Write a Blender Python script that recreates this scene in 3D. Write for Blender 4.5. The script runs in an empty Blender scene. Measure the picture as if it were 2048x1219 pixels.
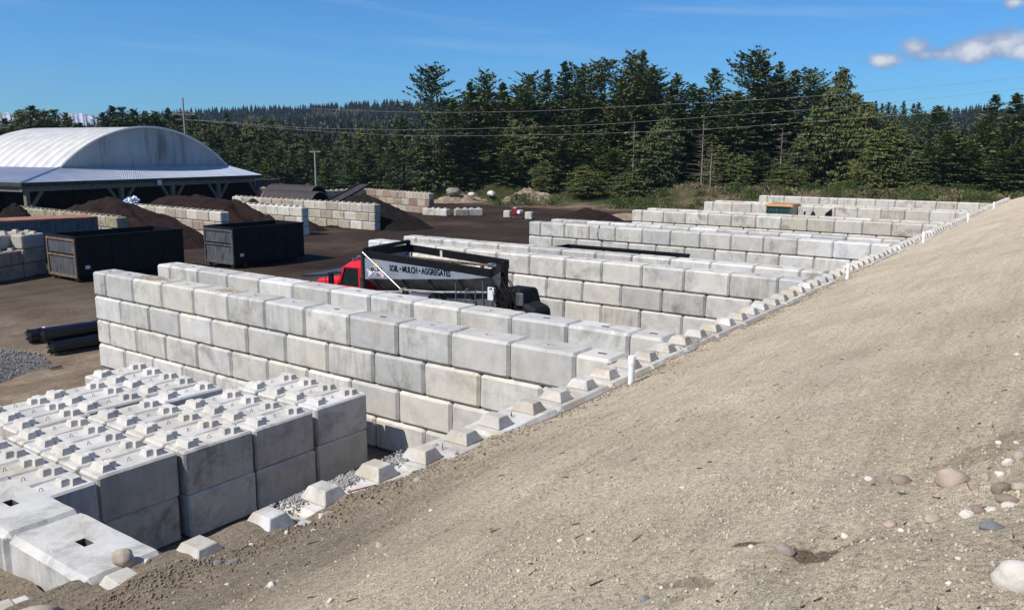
import bpy, bmesh, math, random
import numpy as np
from mathutils import Vector, Matrix, noise as mnoise
random.seed(7); rng = np.random.default_rng(7)
R = math.radians
scene = bpy.context.scene
COL = scene.collection

# ------------------------------------------------------------------ object helpers
def tag(o, label=None, cat=None, group=None, kind=None):
    if label: o['label'] = label
    if cat: o['category'] = cat
    if group: o['group'] = group
    if kind: o['kind'] = kind
    return o

def empty(name, loc=(0, 0, 0), rz=0, label=None, cat=None, group=None):
    o = bpy.data.objects.new(name, None); COL.objects.link(o)
    o.location = loc; o.rotation_euler = (0, 0, rz); o.empty_display_size = .3
    return tag(o, label, cat, group)

def link(name, me, parent=None, loc=(0, 0, 0), rot=(0, 0, 0), scale=None):
    o = bpy.data.objects.new(name, me); COL.objects.link(o)
    if parent: o.parent = parent
    o.location = loc; o.rotation_euler = rot
    if scale: o.scale = scale
    return o

def copy_tree(o, parent=None):
    c = o.copy(); COL.objects.link(c)
    if parent: c.parent = parent
    for ch in list(o.children): copy_tree(ch, c)
    return c

class MB:
    """collects primitives into one mesh; coordinates are local to the parent"""
    def __init__(s): s.v = []; s.f = []; s.m = []; s.mi = 0
    def add(s, vs, fs):
        n = len(s.v); s.v += [tuple(v) for v in vs]
        s.f += [tuple(i + n for i in f) for f in fs]; s.m += [s.mi] * len(fs)
        return s
    def box(s, a, b, rot=None, at=None):
        (x0, y0, z0), (x1, y1, z1) = a, b
        vs = [Vector(v) for v in [(x0,y0,z0),(x1,y0,z0),(x1,y1,z0),(x0,y1,z0),(x0,y0,z1),(x1,y0,z1),(x1,y1,z1),(x0,y1,z1)]]
        if rot is not None: vs = [rot @ v for v in vs]
        if at is not None: vs = [v + Vector(at) for v in vs]
        return s.add(vs, [(0,3,2,1),(4,5,6,7),(0,1,5,4),(1,2,6,5),(2,3,7,6),(3,0,4,7)])
    def hexa(s, bot, top):
        """bot, top: four points each, counter-clockwise from above"""
        return s.add(list(bot) + list(top), [(0,3,2,1),(4,5,6,7),(0,1,5,4),(1,2,6,5),(2,3,7,6),(3,0,4,7)])
    def tube(s, pts, r, n=8, cap=True):
        pts = [Vector(p) for p in pts]; rs = r if isinstance(r, (list, tuple)) else [r] * len(pts)
        vs = []; fs = []
        up = Vector((0, 0, 1)); 
        for i, p in enumerate(pts):
            d = (pts[min(i + 1, len(pts) - 1)] - pts[max(i - 1, 0)]).normalized()
            a = d.cross(up if abs(d.z) < .95 else Vector((1, 0, 0))).normalized(); b = a.cross(d).normalized()
            for k in range(n):
                t = 2 * math.pi * k / n
                vs.append(p + (a * math.cos(t) + b * math.sin(t)) * rs[i])
        for i in range(len(pts) - 1):
            for k in range(n):
                k2 = (k + 1) % n
                fs.append((i*n + k, (i+1)*n + k, (i+1)*n + k2, i*n + k2))
        if cap: fs.append(tuple(range(n))); fs.append(tuple(range((len(pts)-1)*n + n - 1, (len(pts)-1)*n - 1, -1)))
        return s.add(vs, fs)
    def prism(s, poly, axis, a, b):
        """poly: 2-D points; extruded from a to b along axis ('x','y','z')"""
        def P(u, v, w): return {'x': (w, u, v), 'y': (u, w, v), 'z': (u, v, w)}[axis]
        n = len(poly)
        vs = [P(u, v, a) for u, v in poly] + [P(u, v, b) for u, v in poly]
        fs = [tuple(range(n - 1, -1, -1)), tuple(range(n, 2 * n))] + [(i, (i+1) % n, (i+1) % n + n, i + n) for i in range(n)]
        return s.add(vs, fs)
    def mesh(s, name, mats, smooth=False, bevel=0):
        me = bpy.data.meshes.new(name); me.from_pydata([tuple(v) for v in s.v], [], s.f)
        for m in (mats if isinstance(mats, (list, tuple)) else [mats]): me.materials.append(m)
        me.polygons.foreach_set('material_index', s.m)
        bm = bmesh.new(); bm.from_mesh(me)
        bmesh.ops.recalc_face_normals(bm, faces=bm.faces)
        if bevel: bmesh.ops.bevel(bm, geom=bm.edges[:], offset=bevel, segments=1, affect='EDGES', clamp_overlap=True)
        bm.to_mesh(me); bm.free()
        if smooth:
            me.polygons.foreach_set('use_smooth', [True] * len(me.polygons))
            if hasattr(me, 'set_sharp_from_angle'): me.set_sharp_from_angle(angle=R(38))
        me.update(); return me
    def build(s, name, mats, parent=None, smooth=False, bevel=0, loc=(0,0,0), rot=(0,0,0)):
        return link(name, s.mesh(name, mats, smooth, bevel), parent, loc, rot)

def np_mesh(name, V, F, mat, smooth=False, mats_idx=None):
    """V (n,3), F (m,k) arrays of equal-size faces"""
    me = bpy.data.meshes.new(name); V = np.asarray(V, np.float32); F = np.asarray(F, np.int32)
    me.vertices.add(len(V)); me.vertices.foreach_set('co', V.ravel())
    m, k = F.shape
    me.loops.add(m * k); me.loops.foreach_set('vertex_index', F.ravel())
    me.polygons.add(m); me.polygons.foreach_set('loop_start', np.arange(0, m * k, k, dtype=np.int32))
    me.polygons.foreach_set('loop_total', np.full(m, k, np.int32))
    for mm in (mat if isinstance(mat, (list, tuple)) else [mat]): me.materials.append(mm)
    if mats_idx is not None: me.polygons.foreach_set('material_index', np.asarray(mats_idx, np.int32))
    me.update(calc_edges=True); me.validate()
    if smooth: me.polygons.foreach_set('use_smooth', np.ones(m, bool))
    return me

# ------------------------------------------------------------------ numpy noise
def _h(ix, iy, s):
    n = (ix.astype(np.int64) * 374761393 + iy.astype(np.int64) * 668265263 + s * 1442695041) & 0x7fffffff
    n = ((n ^ (n >> 13)) * 1274126177) & 0x7fffffff
    return ((n ^ (n >> 16)) & 0xffff) / 65535.0
def vn(x, y, s=0):
    ix = np.floor(x); iy = np.floor(y); fx = x - ix; fy = y - iy
    fx = fx*fx*(3-2*fx); fy = fy*fy*(3-2*fy)
    a = _h(ix, iy, s); b = _h(ix+1, iy, s); c = _h(ix, iy+1, s); d = _h(ix+1, iy+1, s)
    return (a*(1-fx)+b*fx)*(1-fy) + (c*(1-fx)+d*fx)*fy - .5
def fbm(x, y, s=0, o=4):
    r = 0; a = 1.; 
    for k in range(o): r = r + a * vn(x * 2**k, y * 2**k, s + k * 17); a *= .5
    return r
def sst(a, b, x):
    t = np.clip((x - a) / (b - a), 0, 1); return t*t*(3-2*t)

# ------------------------------------------------------------------ materials
def mat(name): 
    m = bpy.data.materials.new(name); m.use_nodes = True; nt = m.node_tree
    return m, nt, nt.nodes['Principled BSDF']
def N(nt, t, **kw):
    n = nt.nodes.new(t)
    for k, v in kw.items():
        if k.startswith('i_'): n.inputs[k[2:].replace('_', ' ')].default_value = v
        else: setattr(n, k, v)
    return n
def ramp(nt, fac, stops):
    r = nt.nodes.new('ShaderNodeValToRGB'); e = r.color_ramp.elements
    while len(e) > 1: e.remove(e[-1])
    e[0].position = stops[0][0]; e[0].color = (*stops[0][1], 1) if isinstance(stops[0][1], tuple) else (stops[0][1],)*3 + (1,)
    for p_, c in stops[1:]:
        el = e.new(p_); el.color = (*c, 1) if isinstance(c, tuple) else (c, c, c, 1)
    nt.links.new(fac, r.inputs[0]); return r.outputs[0]
def mix(nt, fac, a, b, mode='MIX'):
    n = nt.nodes.new('ShaderNodeMix'); n.data_type = 'RGBA'; n.blend_type = mode
    for q, s, v in ((0, n.inputs[0], fac), (1, n.inputs[6], a), (2, n.inputs[7], b)):
        if hasattr(v, 'links'): nt.links.new(v, s)
        elif isinstance(v, (int, float)): s.default_value = v if q == 0 else (v, v, v, 1)
        else: s.default_value = (*v, 1)
    return n.outputs[2]
def math_(nt, op, a, b=0.):
    n = nt.nodes.new('ShaderNodeMath'); n.operation = op
    for s, v in ((n.inputs[0], a), (n.inputs[1], b)):
        if hasattr(v, 'links'): nt.links.new(v, s)
        else: s.default_value = v
    return n.outputs[0]
def coords(nt, scale=(1, 1, 1), rnd=True, kind='Object', rot=(0, 0, 0)):
    tc = nt.nodes.new('ShaderNodeTexCoord'); out = tc.outputs[kind]
    mp = nt.nodes.new('ShaderNodeMapping'); mp.inputs['Scale'].default_value = scale; mp.inputs['Rotation'].default_value = rot
    nt.links.new(out, mp.inputs['Vector'])
    if rnd:
        oi = nt.nodes.new('ShaderNodeObjectInfo')
        cx = nt.nodes.new('ShaderNodeCombineXYZ')
        for i, k in enumerate((37., 91., 53.)): nt.links.new(math_(nt, 'MULTIPLY', oi.outputs['Random'], k), cx.inputs[i])
        nt.links.new(cx.outputs[0], mp.inputs['Location'])
    return mp.outputs[0]
def noise(nt, vec, scale, detail=4, rough=.55, out='Fac', dist=0.):
    n = nt.nodes.new('ShaderNodeTexNoise'); n.inputs['Scale'].default_value = scale
    n.inputs['Detail'].default_value = detail; n.inputs['Roughness'].default_value = rough; n.inputs['Distortion'].default_value = dist
    nt.links.new(vec, n.inputs['Vector']); return n.outputs[out]
def voro(nt, vec, scale, feature='F1', out='Distance'):
    n = nt.nodes.new('ShaderNodeTexVoronoi'); n.feature = feature; n.inputs['Scale'].default_value = scale
    nt.links.new(vec, n.inputs['Vector']); return n.outputs[out]
def bump(nt, bs, h, strength=.4, dist=.02, prev=None):
    b = nt.nodes.new('ShaderNodeBump'); b.inputs['Strength'].default_value = strength; b.inputs['Distance'].default_value = dist
    nt.links.new(h, b.inputs['Height'])
    if prev is not None: nt.links.new(prev, b.inputs['Normal'])
    nt.links.new(b.outputs[0], bs.inputs['Normal']); return b.outputs[0]
def setb(nt, bs, col=None, rough=.8, spec=.3, metal=0.):
    if col is not None:
        if hasattr(col, 'links'): nt.links.new(col, bs.inputs['Base Color'])
        else: bs.inputs['Base Color'].default_value = (*col, 1)
    if hasattr(rough, 'links'): nt.links.new(rough, bs.inputs['Roughness'])
    else: bs.inputs['Roughness'].default_value = rough
    bs.inputs['Specular IOR Level'].default_value = spec; bs.inputs['Metallic'].default_value = metal

def m_concrete(name, tones, stain=.5, brown=0., moss=0., side=1., sand=0.):
    m, nt, bs = mat(name)
    oi = nt.nodes.new('ShaderNodeObjectInfo'); rnd = oi.outputs['Random']
    v = coords(nt)
    base = ramp(nt, rnd, tones)
    big = noise(nt, v, 2.2, 6, .6)
    c = mix(nt, 1., base, ramp(nt, big, [(.25, .78), (.5, 1.), (.75, 1.14)]), 'MULTIPLY')
    warm = noise(nt, v, 1.1, 3, .5)
    c = mix(nt, ramp(nt, warm, [(.5, 0.), (.7, .55)]), c, mix(nt, 1., c, (1.0, .95, .85), 'MULTIPLY'))
    # run-off streaks, only on some blocks
    vs = coords(nt, (7, 7, .8))
    st = noise(nt, vs, 1.0, 5, .65)
    r2 = math_(nt, 'FRACT', math_(nt, 'MULTIPLY', rnd, 17.31))
    amt = ramp(nt, r2, [(.2, .10), (.6, .55 * stain), (.97, min(1., 1.5 * stain))])
    tcn = nt.nodes.new('ShaderNodeTexCoord'); spn = nt.nodes.new('ShaderNodeSeparateXYZ'); nt.links.new(tcn.outputs['Normal'], spn.inputs[0])
    amt = math_(nt, 'MULTIPLY', amt, ramp(nt, spn.outputs[2], [(.4, 1.), (.6, .12)]))
    c = mix(nt, amt, c, mix(nt, 1., c, ramp(nt, st, [(.30, .50), (.50, .88), (.66, 1.05)]), 'MULTIPLY'))
    # dark cloudy patches
    pt = noise(nt, v, 1.5, 7, .72, dist=.4)
    r3 = math_(nt, 'FRACT', math_(nt, 'MULTIPLY', rnd, 41.7))
    c = mix(nt, math_(nt, 'MULTIPLY', ramp(nt, pt, [(.50, 0.), (.64, .85)]), ramp(nt, r3, [(.2, .15), (.8, min(1., 1.1 * stain + .2))])), c, mix(nt, 1., c, (.50, .49, .47), 'MULTIPLY'))
    if brown: c = mix(nt, math_(nt, 'MULTIPLY', ramp(nt, noise(nt, v, 1.1, 5, .6), [(.3, .3), (.6, 1.)]), brown), c, (.16, .085, .055))
    if moss: c = mix(nt, math_(nt, 'MULTIPLY', ramp(nt, noise(nt, v, 3., 5, .6), [(.45, 0.), (.6, 1.)]), moss), c, (.09, .085, .03))
    if side < 1:   # shade painted into the formed, stained sides; cast tops stay paler
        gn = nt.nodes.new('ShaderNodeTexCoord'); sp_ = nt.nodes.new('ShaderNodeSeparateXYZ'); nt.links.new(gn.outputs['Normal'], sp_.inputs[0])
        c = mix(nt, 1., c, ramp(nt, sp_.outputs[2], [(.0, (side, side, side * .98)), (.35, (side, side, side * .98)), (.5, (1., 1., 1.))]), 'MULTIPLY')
    c = mix(nt, 1., c, (1.02, 1.0, .955), 'MULTIPLY')
    if sand: c = mix(nt, math_(nt, 'MULTIPLY', ramp(nt, noise(nt, v, 1.7, 6, .7), [(.46, 0.), (.60, 1.)]), sand), c, (.42, .345, .245))
    # pinholes and grain
    vo = voro(nt, v, 13)
    hole = ramp(nt, vo, [(.07, 1.), (.13, 0.)])
    gate = ramp(nt, noise(nt, v, 3.1, 2), [(.5, 0.), (.62, 1.)])
    hg = math_(nt, 'MULTIPLY', hole, gate)
    c = mix(nt, math_(nt, 'MULTIPLY', hg, .65), c, (.10, .095, .085))
    fine = noise(nt, v, 70, 5, .7)
    c = mix(nt, 1., c, ramp(nt, fine, [(.3, .90), (.7, 1.08)]), 'MULTIPLY')
    setb(nt, bs, c, .92, .15)
    b1 = bump(nt, bs, fine, .5, .006)
    b2 = bump(nt, bs, noise(nt, v, 9, 5, .6), .35, .02, b1)
    bump(nt, bs, math_(nt, 'SUBTRACT', 1., hg), .5, .012, b2)
    return m
CT = [(0., (.53, .51, .46)), (.2, (.57, .56, .53)), (.42, (.47, .46, .435)), (.55, (.61, .61, .605)), (.68, (.52, .505, .46)), (.84, (.40, .40, .395)), (1., (.56, .555, .535))]
M = {}
M['conc'] = m_concrete('new_concrete', CT, .55)
M['conc_rw'] = m_concrete('sandy_concrete', CT, .5, sand=.75)
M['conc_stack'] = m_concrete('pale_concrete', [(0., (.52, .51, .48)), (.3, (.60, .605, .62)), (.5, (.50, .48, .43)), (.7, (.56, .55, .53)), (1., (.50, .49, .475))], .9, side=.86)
M['conc_lug'] = m_concrete('pale_lug_concrete', [(0., (.54, .53, .50)), (.5, (.60, .59, .57)), (1., (.54, .53, .51))], .3)
M['conc_far'] = m_concrete('weathered_concrete', [(0., (.55, .52, .46)), (.4, (.60, .585, .54)), (.7, (.47, .44, .38)), (1., (.56, .53, .47))], .95)
M['conc_old'] = m_concrete('old_concrete', [(0., (.40, .36, .29)), (.3, (.50, .46, .39)), (.5, (.34, .28, .24)), (.7, (.52, .50, .46)), (1., (.42, .39, .31))], .9, .18)
M['conc_brown'] = m_concrete('mulch_stained_concrete', [(0., (.30, .22, .17)), (.5, (.40, .33, .26)), (1., (.48, .43, .36))], .9, .5)
M['conc_moss'] = m_concrete('mossy_concrete', [(0., (.33, .30, .22)), (1., (.40, .36, .28))], 1., 0., .5)

def m_plain(name, col, rough=.6, spec=.3, metal=0., var=.12, scale=3., b=.15, stretch=(1, 1, 1)):
    m, nt, bs = mat(name); v = coords(nt, stretch)
    n = noise(nt, v, scale, 5, .6)
    c = mix(nt, 1., col, ramp(nt, n, [(.25, 1 - var * 2), (.5, 1.), (.8, 1 + var)]), 'MULTIPLY')
    setb(nt, bs, c, rough, spec, metal)
    if b: bump(nt, bs, noise(nt, v, scale * 9, 4, .6), b, .01)
    return m
M['black_steel'] = m_plain('black_painted_steel', (.0065, .0065, .0075), .6, .18, 0, .3, 2)
M['grey_steel'] = m_plain('worn_grey_steel_panel', (.09, .095, .10), .5, .4, .1, .5, 3, .2, (3, 3, .6))
M['rust_steel'] = m_plain('rusty_edge_steel', (.16, .11, .075), .8, .2, 0, .4, 4)
M['red_paint'] = m_plain('glossy_red_truck_paint', (.62, .012, .022), .28, .5, 0, .05, 1.5, 0)
M['dark_red'] = m_plain('dull_red_paint', (.20, .01, .014), .5, .4, 0, .1, 2, 0)
M['silver'] = m_plain('brushed_silver_panel', (.28, .31, .35), .42, .5, .2, .12, 2, .05)
M['steel'] = m_plain('bare_steel', (.33, .31, .285), .5, .5, .15, .3, 3, .1)
M['chrome'] = m_plain('polished_metal', (.36, .36, .37), .34, .5, 1., .05, 3, 0)
M['rubber'] = m_plain('black_rubber', (.014, .013, .013), .75, .25, 0, .3, 6)
M['plastic_wrap'] = m_plain('black_plastic_wrap', (.008, .009, .013), .26, .55, 0, .2, 5, .6)
M['hdpe'] = m_plain('dusty_black_pipe', (.045, .036, .034), .7, .3, 0, .3, 4)
M['wood'] = m_plain('weathered_timber', (.20, .175, .14), .85, .2, 0, .3, 3, .2, (1, 1, 4))
M['darkwood'] = m_plain('dark_timber', (.06, .055, .048), .85, .2, 0, .3, 3, .2)
M['pole'] = m_plain('grey_utility_pole', (.30, .27, .235), .85, .2, 0, .15, 3)
M['pvc'] = m_plain('white_pvc', (.78, .78, .77), .4, .4, 0, .03, 3, 0)
M['wire'] = m_plain('pale_cable', (.26, .26, .22), .6, .4, 0, .05, 3, 0)
M['black'] = m_plain('black_lettering', (.012, .012, .014), .5, .3, 0, 0., 3, 0)
M['white_sign'] = m_plain('white_sticker', (.72, .70, .72), .5, .3, 0, .03, 3, 0)
M['pink'] = m_plain('pink_emblem_ink', (.72, .48, .55), .5, .3, 0, .05, 9, 0)
M['gold'] = m_plain('gold_emblem_ink', (.60, .42, .18), .5, .3, 0, .1, 9, 0)
M['orange'] = m_plain('orange_cab_roof', (.44, .22, .08), .6, .3, 0, .15, 3)
M['green_glass'] = m_plain('tinted_green_glass', (.02, .05, .045), .12, .6, 0, .1, 2, 0)
M['glass'] = m_plain('dark_cab_glass', (.012, .02, .02), .08, .6, 0, .1, 2, 0)
M['tarp'] = m_plain('pale_tarpaulin', (.55, .60, .70), .4, .4, 0, .1, 4, .3)
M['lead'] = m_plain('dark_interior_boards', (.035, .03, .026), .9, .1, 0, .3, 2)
M['water'] = m_plain('puddle_water', (.035, .030, .032), .3, .25, 0, 0, 2, 0)
M['snow'] = m_plain('snow_and_rock', (.38, .43, .50), .8, .2, 0, .45, .05, 0)

def m_soil():
    m, nt, bs = mat('sandy_soil'); v = coords(nt, rnd=False)
    big = noise(nt, v, .45, 5, .6)
    c = ramp(nt, big, [(.25, (.54, .435, .295)), (.5, (.64, .53, .37)), (.75, (.71, .605, .44))])
    red = noise(nt, v, 1.3, 3, .5)
    c = mix(nt, ramp(nt, red, [(.55, 0.), (.75, .45)]), c, (.45, .36, .29))
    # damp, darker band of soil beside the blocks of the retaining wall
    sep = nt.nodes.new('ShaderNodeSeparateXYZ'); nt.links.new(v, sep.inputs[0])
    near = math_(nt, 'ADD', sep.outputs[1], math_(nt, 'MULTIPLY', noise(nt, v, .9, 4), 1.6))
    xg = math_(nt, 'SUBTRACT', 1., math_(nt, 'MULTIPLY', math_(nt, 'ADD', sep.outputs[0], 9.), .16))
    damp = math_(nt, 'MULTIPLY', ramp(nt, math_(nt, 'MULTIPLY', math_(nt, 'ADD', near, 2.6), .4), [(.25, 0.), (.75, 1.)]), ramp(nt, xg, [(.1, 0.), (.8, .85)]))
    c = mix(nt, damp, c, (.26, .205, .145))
    # a damp cut and a stony hollow of darker soil near the path
    def patch(cx, cy, tx, ty, a, b_, edge=.9):
        dx = math_(nt, 'SUBTRACT', sep.outputs[0], cx); dy = math_(nt, 'SUBTRACT', sep.outputs[1], cy)
        u = math_(nt, 'DIVIDE', math_(nt, 'ADD', math_(nt, 'MULTIPLY', dx, tx), math_(nt, 'MULTIPLY', dy, ty)), a)
        w_ = math_(nt, 'DIVIDE', math_(nt, 'ADD', math_(nt, 'MULTIPLY', dx, -ty), math_(nt, 'MULTIPLY', dy, tx)), b_)
        r = math_(nt, 'SQRT', math_(nt, 'ADD', math_(nt, 'MULTIPLY', u, u), math_(nt, 'MULTIPLY', w_, w_)))
        return ramp(nt, math_(nt, 'ADD', r, math_(nt, 'MULTIPLY', noise(nt, v, 9, 5, .7), edge)), [(.80, .85), (1.55, 0.)])
    c = mix(nt, patch(-8.56, -5.74, .19, -.98, .46, .17), c, (.20, .135, .085))
    c = mix(nt, patch(-8.50, -5.36, .25, -.97, .16, .08), c, (.19, .12, .08))
    c = mix(nt, math_(nt, 'MULTIPLY', patch(-7.1, -6.35, .8, -.6, .9, .35), .55), c, (.27, .20, .135))
    c = mix(nt, math_(nt, 'MULTIPLY', patch(-8.95, -5.25, .19, -.98, .40, .12), .7), c, (.26, .19, .125))
    rake = noise(nt, coords(nt, (.8, 9, 1), rnd=False, rot=(0, 0, R(-14))), 1.6, 5, .65)
    c = mix(nt, 1., c, ramp(nt, rake, [(.3, .86), (.5, 1.), (.7, 1.07)]), 'MULTIPLY')
    rill = noise(nt, coords(nt, (.25, 2.6, 1), rnd=False, rot=(0, 0, R(-9))), 1., 6, .62)
    c = mix(nt, 1., c, ramp(nt, rill, [(.32, .88), (.5, 1.), (.68, 1.05)]), 'MULTIPLY')
    g = noise(nt, v, 26, 6, .75)
    c = mix(nt, 1., c, ramp(nt, g, [(.32, .48), (.47, .96), (.66, 1.30)]), 'MULTIPLY')
    gf_ = noise(nt, v, 120, 3, .8); c = mix(nt, 1., c, ramp(nt, gf_, [(.36, .50), (.5, 1.), (.64, 1.42)]), 'MULTIPLY')
    sp2 = voro(nt, v, 95); c = mix(nt, math_(nt, 'MULTIPLY', ramp(nt, sp2, [(.10, .8), (.22, 0.)]), ramp(nt, noise(nt, v, 14, 2), [(.42, 0.), (.55, 1.)])), c, (.20, .16, .115))
    sp = voro(nt, v, 34); 
    c = mix(nt, math_(nt, 'MULTIPLY', ramp(nt, sp, [(.10, 1.), (.17, 0.)]), ramp(nt, noise(nt, v, 5, 3), [(.42, .1), (.6, .9)])), c, (.60, .55, .46))
    dk = voro(nt, coords(nt, (1, 2.2, 1), rnd=False, rot=(0, 0, R(25))), 13)
    c = mix(nt, math_(nt, 'MULTIPLY', ramp(nt, dk, [(.07, 1.), (.13, 0.)]), .75), c, (.07, .05, .035))
    setb(nt, bs, c, .95, .1)
    b1 = bump(nt, bs, noise(nt, v, 60, 4, .7), .9, .016)
    b2 = bump(nt, bs, g, .9, .045, b1)
    bump(nt, bs, rake, .3, .05, b2)
    return m
M['soil'] = m_soil()

def m_ground():
    m, nt, bs = mat('yard_dirt'); v = coords(nt, rnd=False)
    sep = nt.nodes.new('ShaderNodeSeparateXYZ'); nt.links.new(v, sep.inputs[0]); X, Y = sep.outputs[0], sep.outputs[1]
    big = noise(nt, v, .12, 5, .6)
    dark = ramp(nt, big, [(.3, (.022, .015, .011)), (.55, (.046, .031, .023)), (.75, (.10, .070, .050))])
    tan = ramp(nt, noise(nt, v, .5, 5, .6), [(.3, (.15, .105, .072)), (.55, (.24, .185, .13)), (.75, (.34, .285, .215))])
    # tan where x + .35 y is low (near the new walls), dark where mulch is handled
    w = math_(nt, 'ADD', math_(nt, 'ADD', X, math_(nt, 'MULTIPLY', Y, .55)), math_(nt, 'MULTIPLY', noise(nt, v, .25, 5, .6), 14.))
    f = ramp(nt, math_(nt, 'MULTIPLY', w, .02), [(.30, 0.), (.55, .55), (.85, 1.)])
    c = mix(nt, f, tan, dark)
    tr = noise(nt, coords(nt, (.45, 2.2, 1), rnd=False, rot=(0, 0, R(-14))), .8, 7, .75, dist=1.2)
    c = mix(nt, 1., c, ramp(nt, tr, [(.3, .72), (.5, 1.), (.70, 1.4)]), 'MULTIPLY')
    g = noise(nt, v, 6, 7, .75)
    c = mix(nt, 1., c, ramp(nt, g, [(.3, .7), (.5, 1.), (.7, 1.25)]), 'MULTIPLY')
    # green floor beyond the yard
    far = math_(nt, 'ADD', X, math_(nt, 'ADD', math_(nt, 'MULTIPLY', Y, .62), math_(nt, 'MULTIPLY', noise(nt, v, .2, 5), 16.)))
    gf = ramp(nt, math_(nt, 'MULTIPLY', far, .004), [(.462, 0.), (.50, 1.)])
    sand = math_(nt, 'MULTIPLY', ramp(nt, math_(nt, 'MULTIPLY', X, .01), [(.69, 0.), (.75, 1.)]), ramp(nt, noise(nt, v, .22, 6, .65), [(.38, 0.), (.50, 1.)]))
    c = mix(nt, sand, c, ramp(nt, noise(nt, v, .5, 5, .7), [(.35, (.12, .085, .055)), (.55, (.24, .175, .115)), (.75, (.34, .28, .20))]))
    grass = ramp(nt, noise(nt, v, .7, 6, .7), [(.3, (.022, .028, .010)), (.6, (.05, .055, .02)), (.8, (.12, .10, .055))])
    xb = ramp(nt, math_(nt, 'MULTIPLY', math_(nt, 'ADD', X, math_(nt, 'MULTIPLY', noise(nt, v, .3, 5), 8.)), .01), [(.90, 0.), (.97, 1.)])
    c = mix(nt, math_(nt, 'MAXIMUM', gf, xb), c, grass)
    setb(nt, bs, c, .95, .1)
    b1 = bump(nt, bs, g, .8, .06)
    bump(nt, bs, tr, .6, .12, b1)
    return m
M['ground'] = m_ground()
def m_pile(name, a, b, sc=7., dist=.16):
    m, nt, bs = mat(name); v = coords(nt, rnd=False)
    n = noise(nt, v, sc, 7, .75)
    c = ramp(nt, n, [(.3, a), (.7, b)])
    c = mix(nt, 1., c, ramp(nt, noise(nt, v, sc * .12, 4), [(.3, .7), (.7, 1.3)]), 'MULTIPLY')
    setb(nt, bs, c, .95, .1); bump(nt, bs, n, .9, dist); return m
M['mulch'] = m_pile('dark_mulch', (.010, .006, .005), (.046, .026, .020))
M['mulch_dark'] = m_pile('black_compost', (.006, .005, .004), (.03, .022, .018))
M['bark'] = m_pile('orange_bark', (.22, .10, .055), (.42, .24, .15))
M['redbark'] = m_pile('red_bark', (.10, .035, .02), (.20, .08, .05))
M['gravel'] = m_pile('grey_gravel', (.06, .058, .053), (.33, .325, .31), 9., .12)
M['sandpile'] = m_pile('light_sand', (.20, .14, .09), (.42, .34, .25), 3.)

def m_leaf(name, dark, light, tr=.0):
    m, nt, bs = mat(name); 
    oi = nt.nodes.new('ShaderNodeObjectInfo')
    v = coords(nt)
    c = ramp(nt, noise(nt, v, 1.1, 4, .7), [(.3, dark), (.72, light)])
    geo = nt.nodes.new('ShaderNodeNewGeometry')
    c = mix(nt, 1., c, ramp(nt, geo.outputs['Random Per Island'], [(0., .6), (1., 1.5)]), 'MULTIPLY')
    c = mix(nt, 1., c, ramp(nt, oi.outputs['Random'], [(0., (.82, .88, .95)), (.5, (1., 1., 1.)), (1., (1.15, 1.08, .9))]), 'MULTIPLY')
    setb(nt, bs, c, .75, .2)
    return m
M['fir'] = m_leaf('fir_needles', (.040, .060, .024), (.160, .190, .070))
M['hemlock'] = m_leaf('green_needles', (.044, .074, .026), (.150, .195, .062))
M['cedar'] = m_leaf('cedar_sprays', (.040, .052, .017), (.138, .152, .050))
M['broom'] = m_leaf('broom_stems', (.035, .055, .014), (.10, .14, .035))
M['bramble'] = m_leaf('bramble_leaves', (.06, .07, .022), (.17, .17, .06))
M['farfir'] = m_leaf('distant_needles', (.026, .042, .018), (.080, .098, .042))
M['farbare'] = m_leaf('distant_bare_branches', (.075, .066, .045), (.17, .15, .105))
M['trunk'] = m_plain('tree_bark', (.10, .078, .06), .9, .1, 0, .3, 4)
M['deadwood'] = m_plain('grey_dead_wood', (.27, .23, .19), .9, .1, 0, .2, 4)
def m_stone(name, col):
    m, nt, bs = mat(name); v = coords(nt)
    n = noise(nt, v, 5, 6, .7); sp = voro(nt, v, 40)
    c = mix(nt, 1., col, ramp(nt, n, [(.3, .72), (.7, 1.18)]), 'MULTIPLY')
    c = mix(nt, ramp(nt, sp, [(.1, .5), (.2, 0.)]), c, tuple(min(1, x * .5) for x in col))
    setb(nt, bs, c, .85, .25); bump(nt, bs, noise(nt, v, 30, 5, .7), .5, .02); return m
STONE = {'w': ('white', (.60, .56, .48)), 't': ('tan', (.40, .34, .26)), 'b': ('blue-grey', (.19, .195, .19)), 'p': ('pinkish brown', (.42, .33, .26)),
         'd': ('dark brown', (.25, .195, .15)), 'y': ('yellowish', (.43, .37, .26)), 'g': ('grey-brown', (.28, .24, .195))}
for k, (nm, c) in STONE.items(): M['stone_' + k] = m_stone(nm.replace(' ', '_') + '_stone', c)
HAZE = 0.00012

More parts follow.
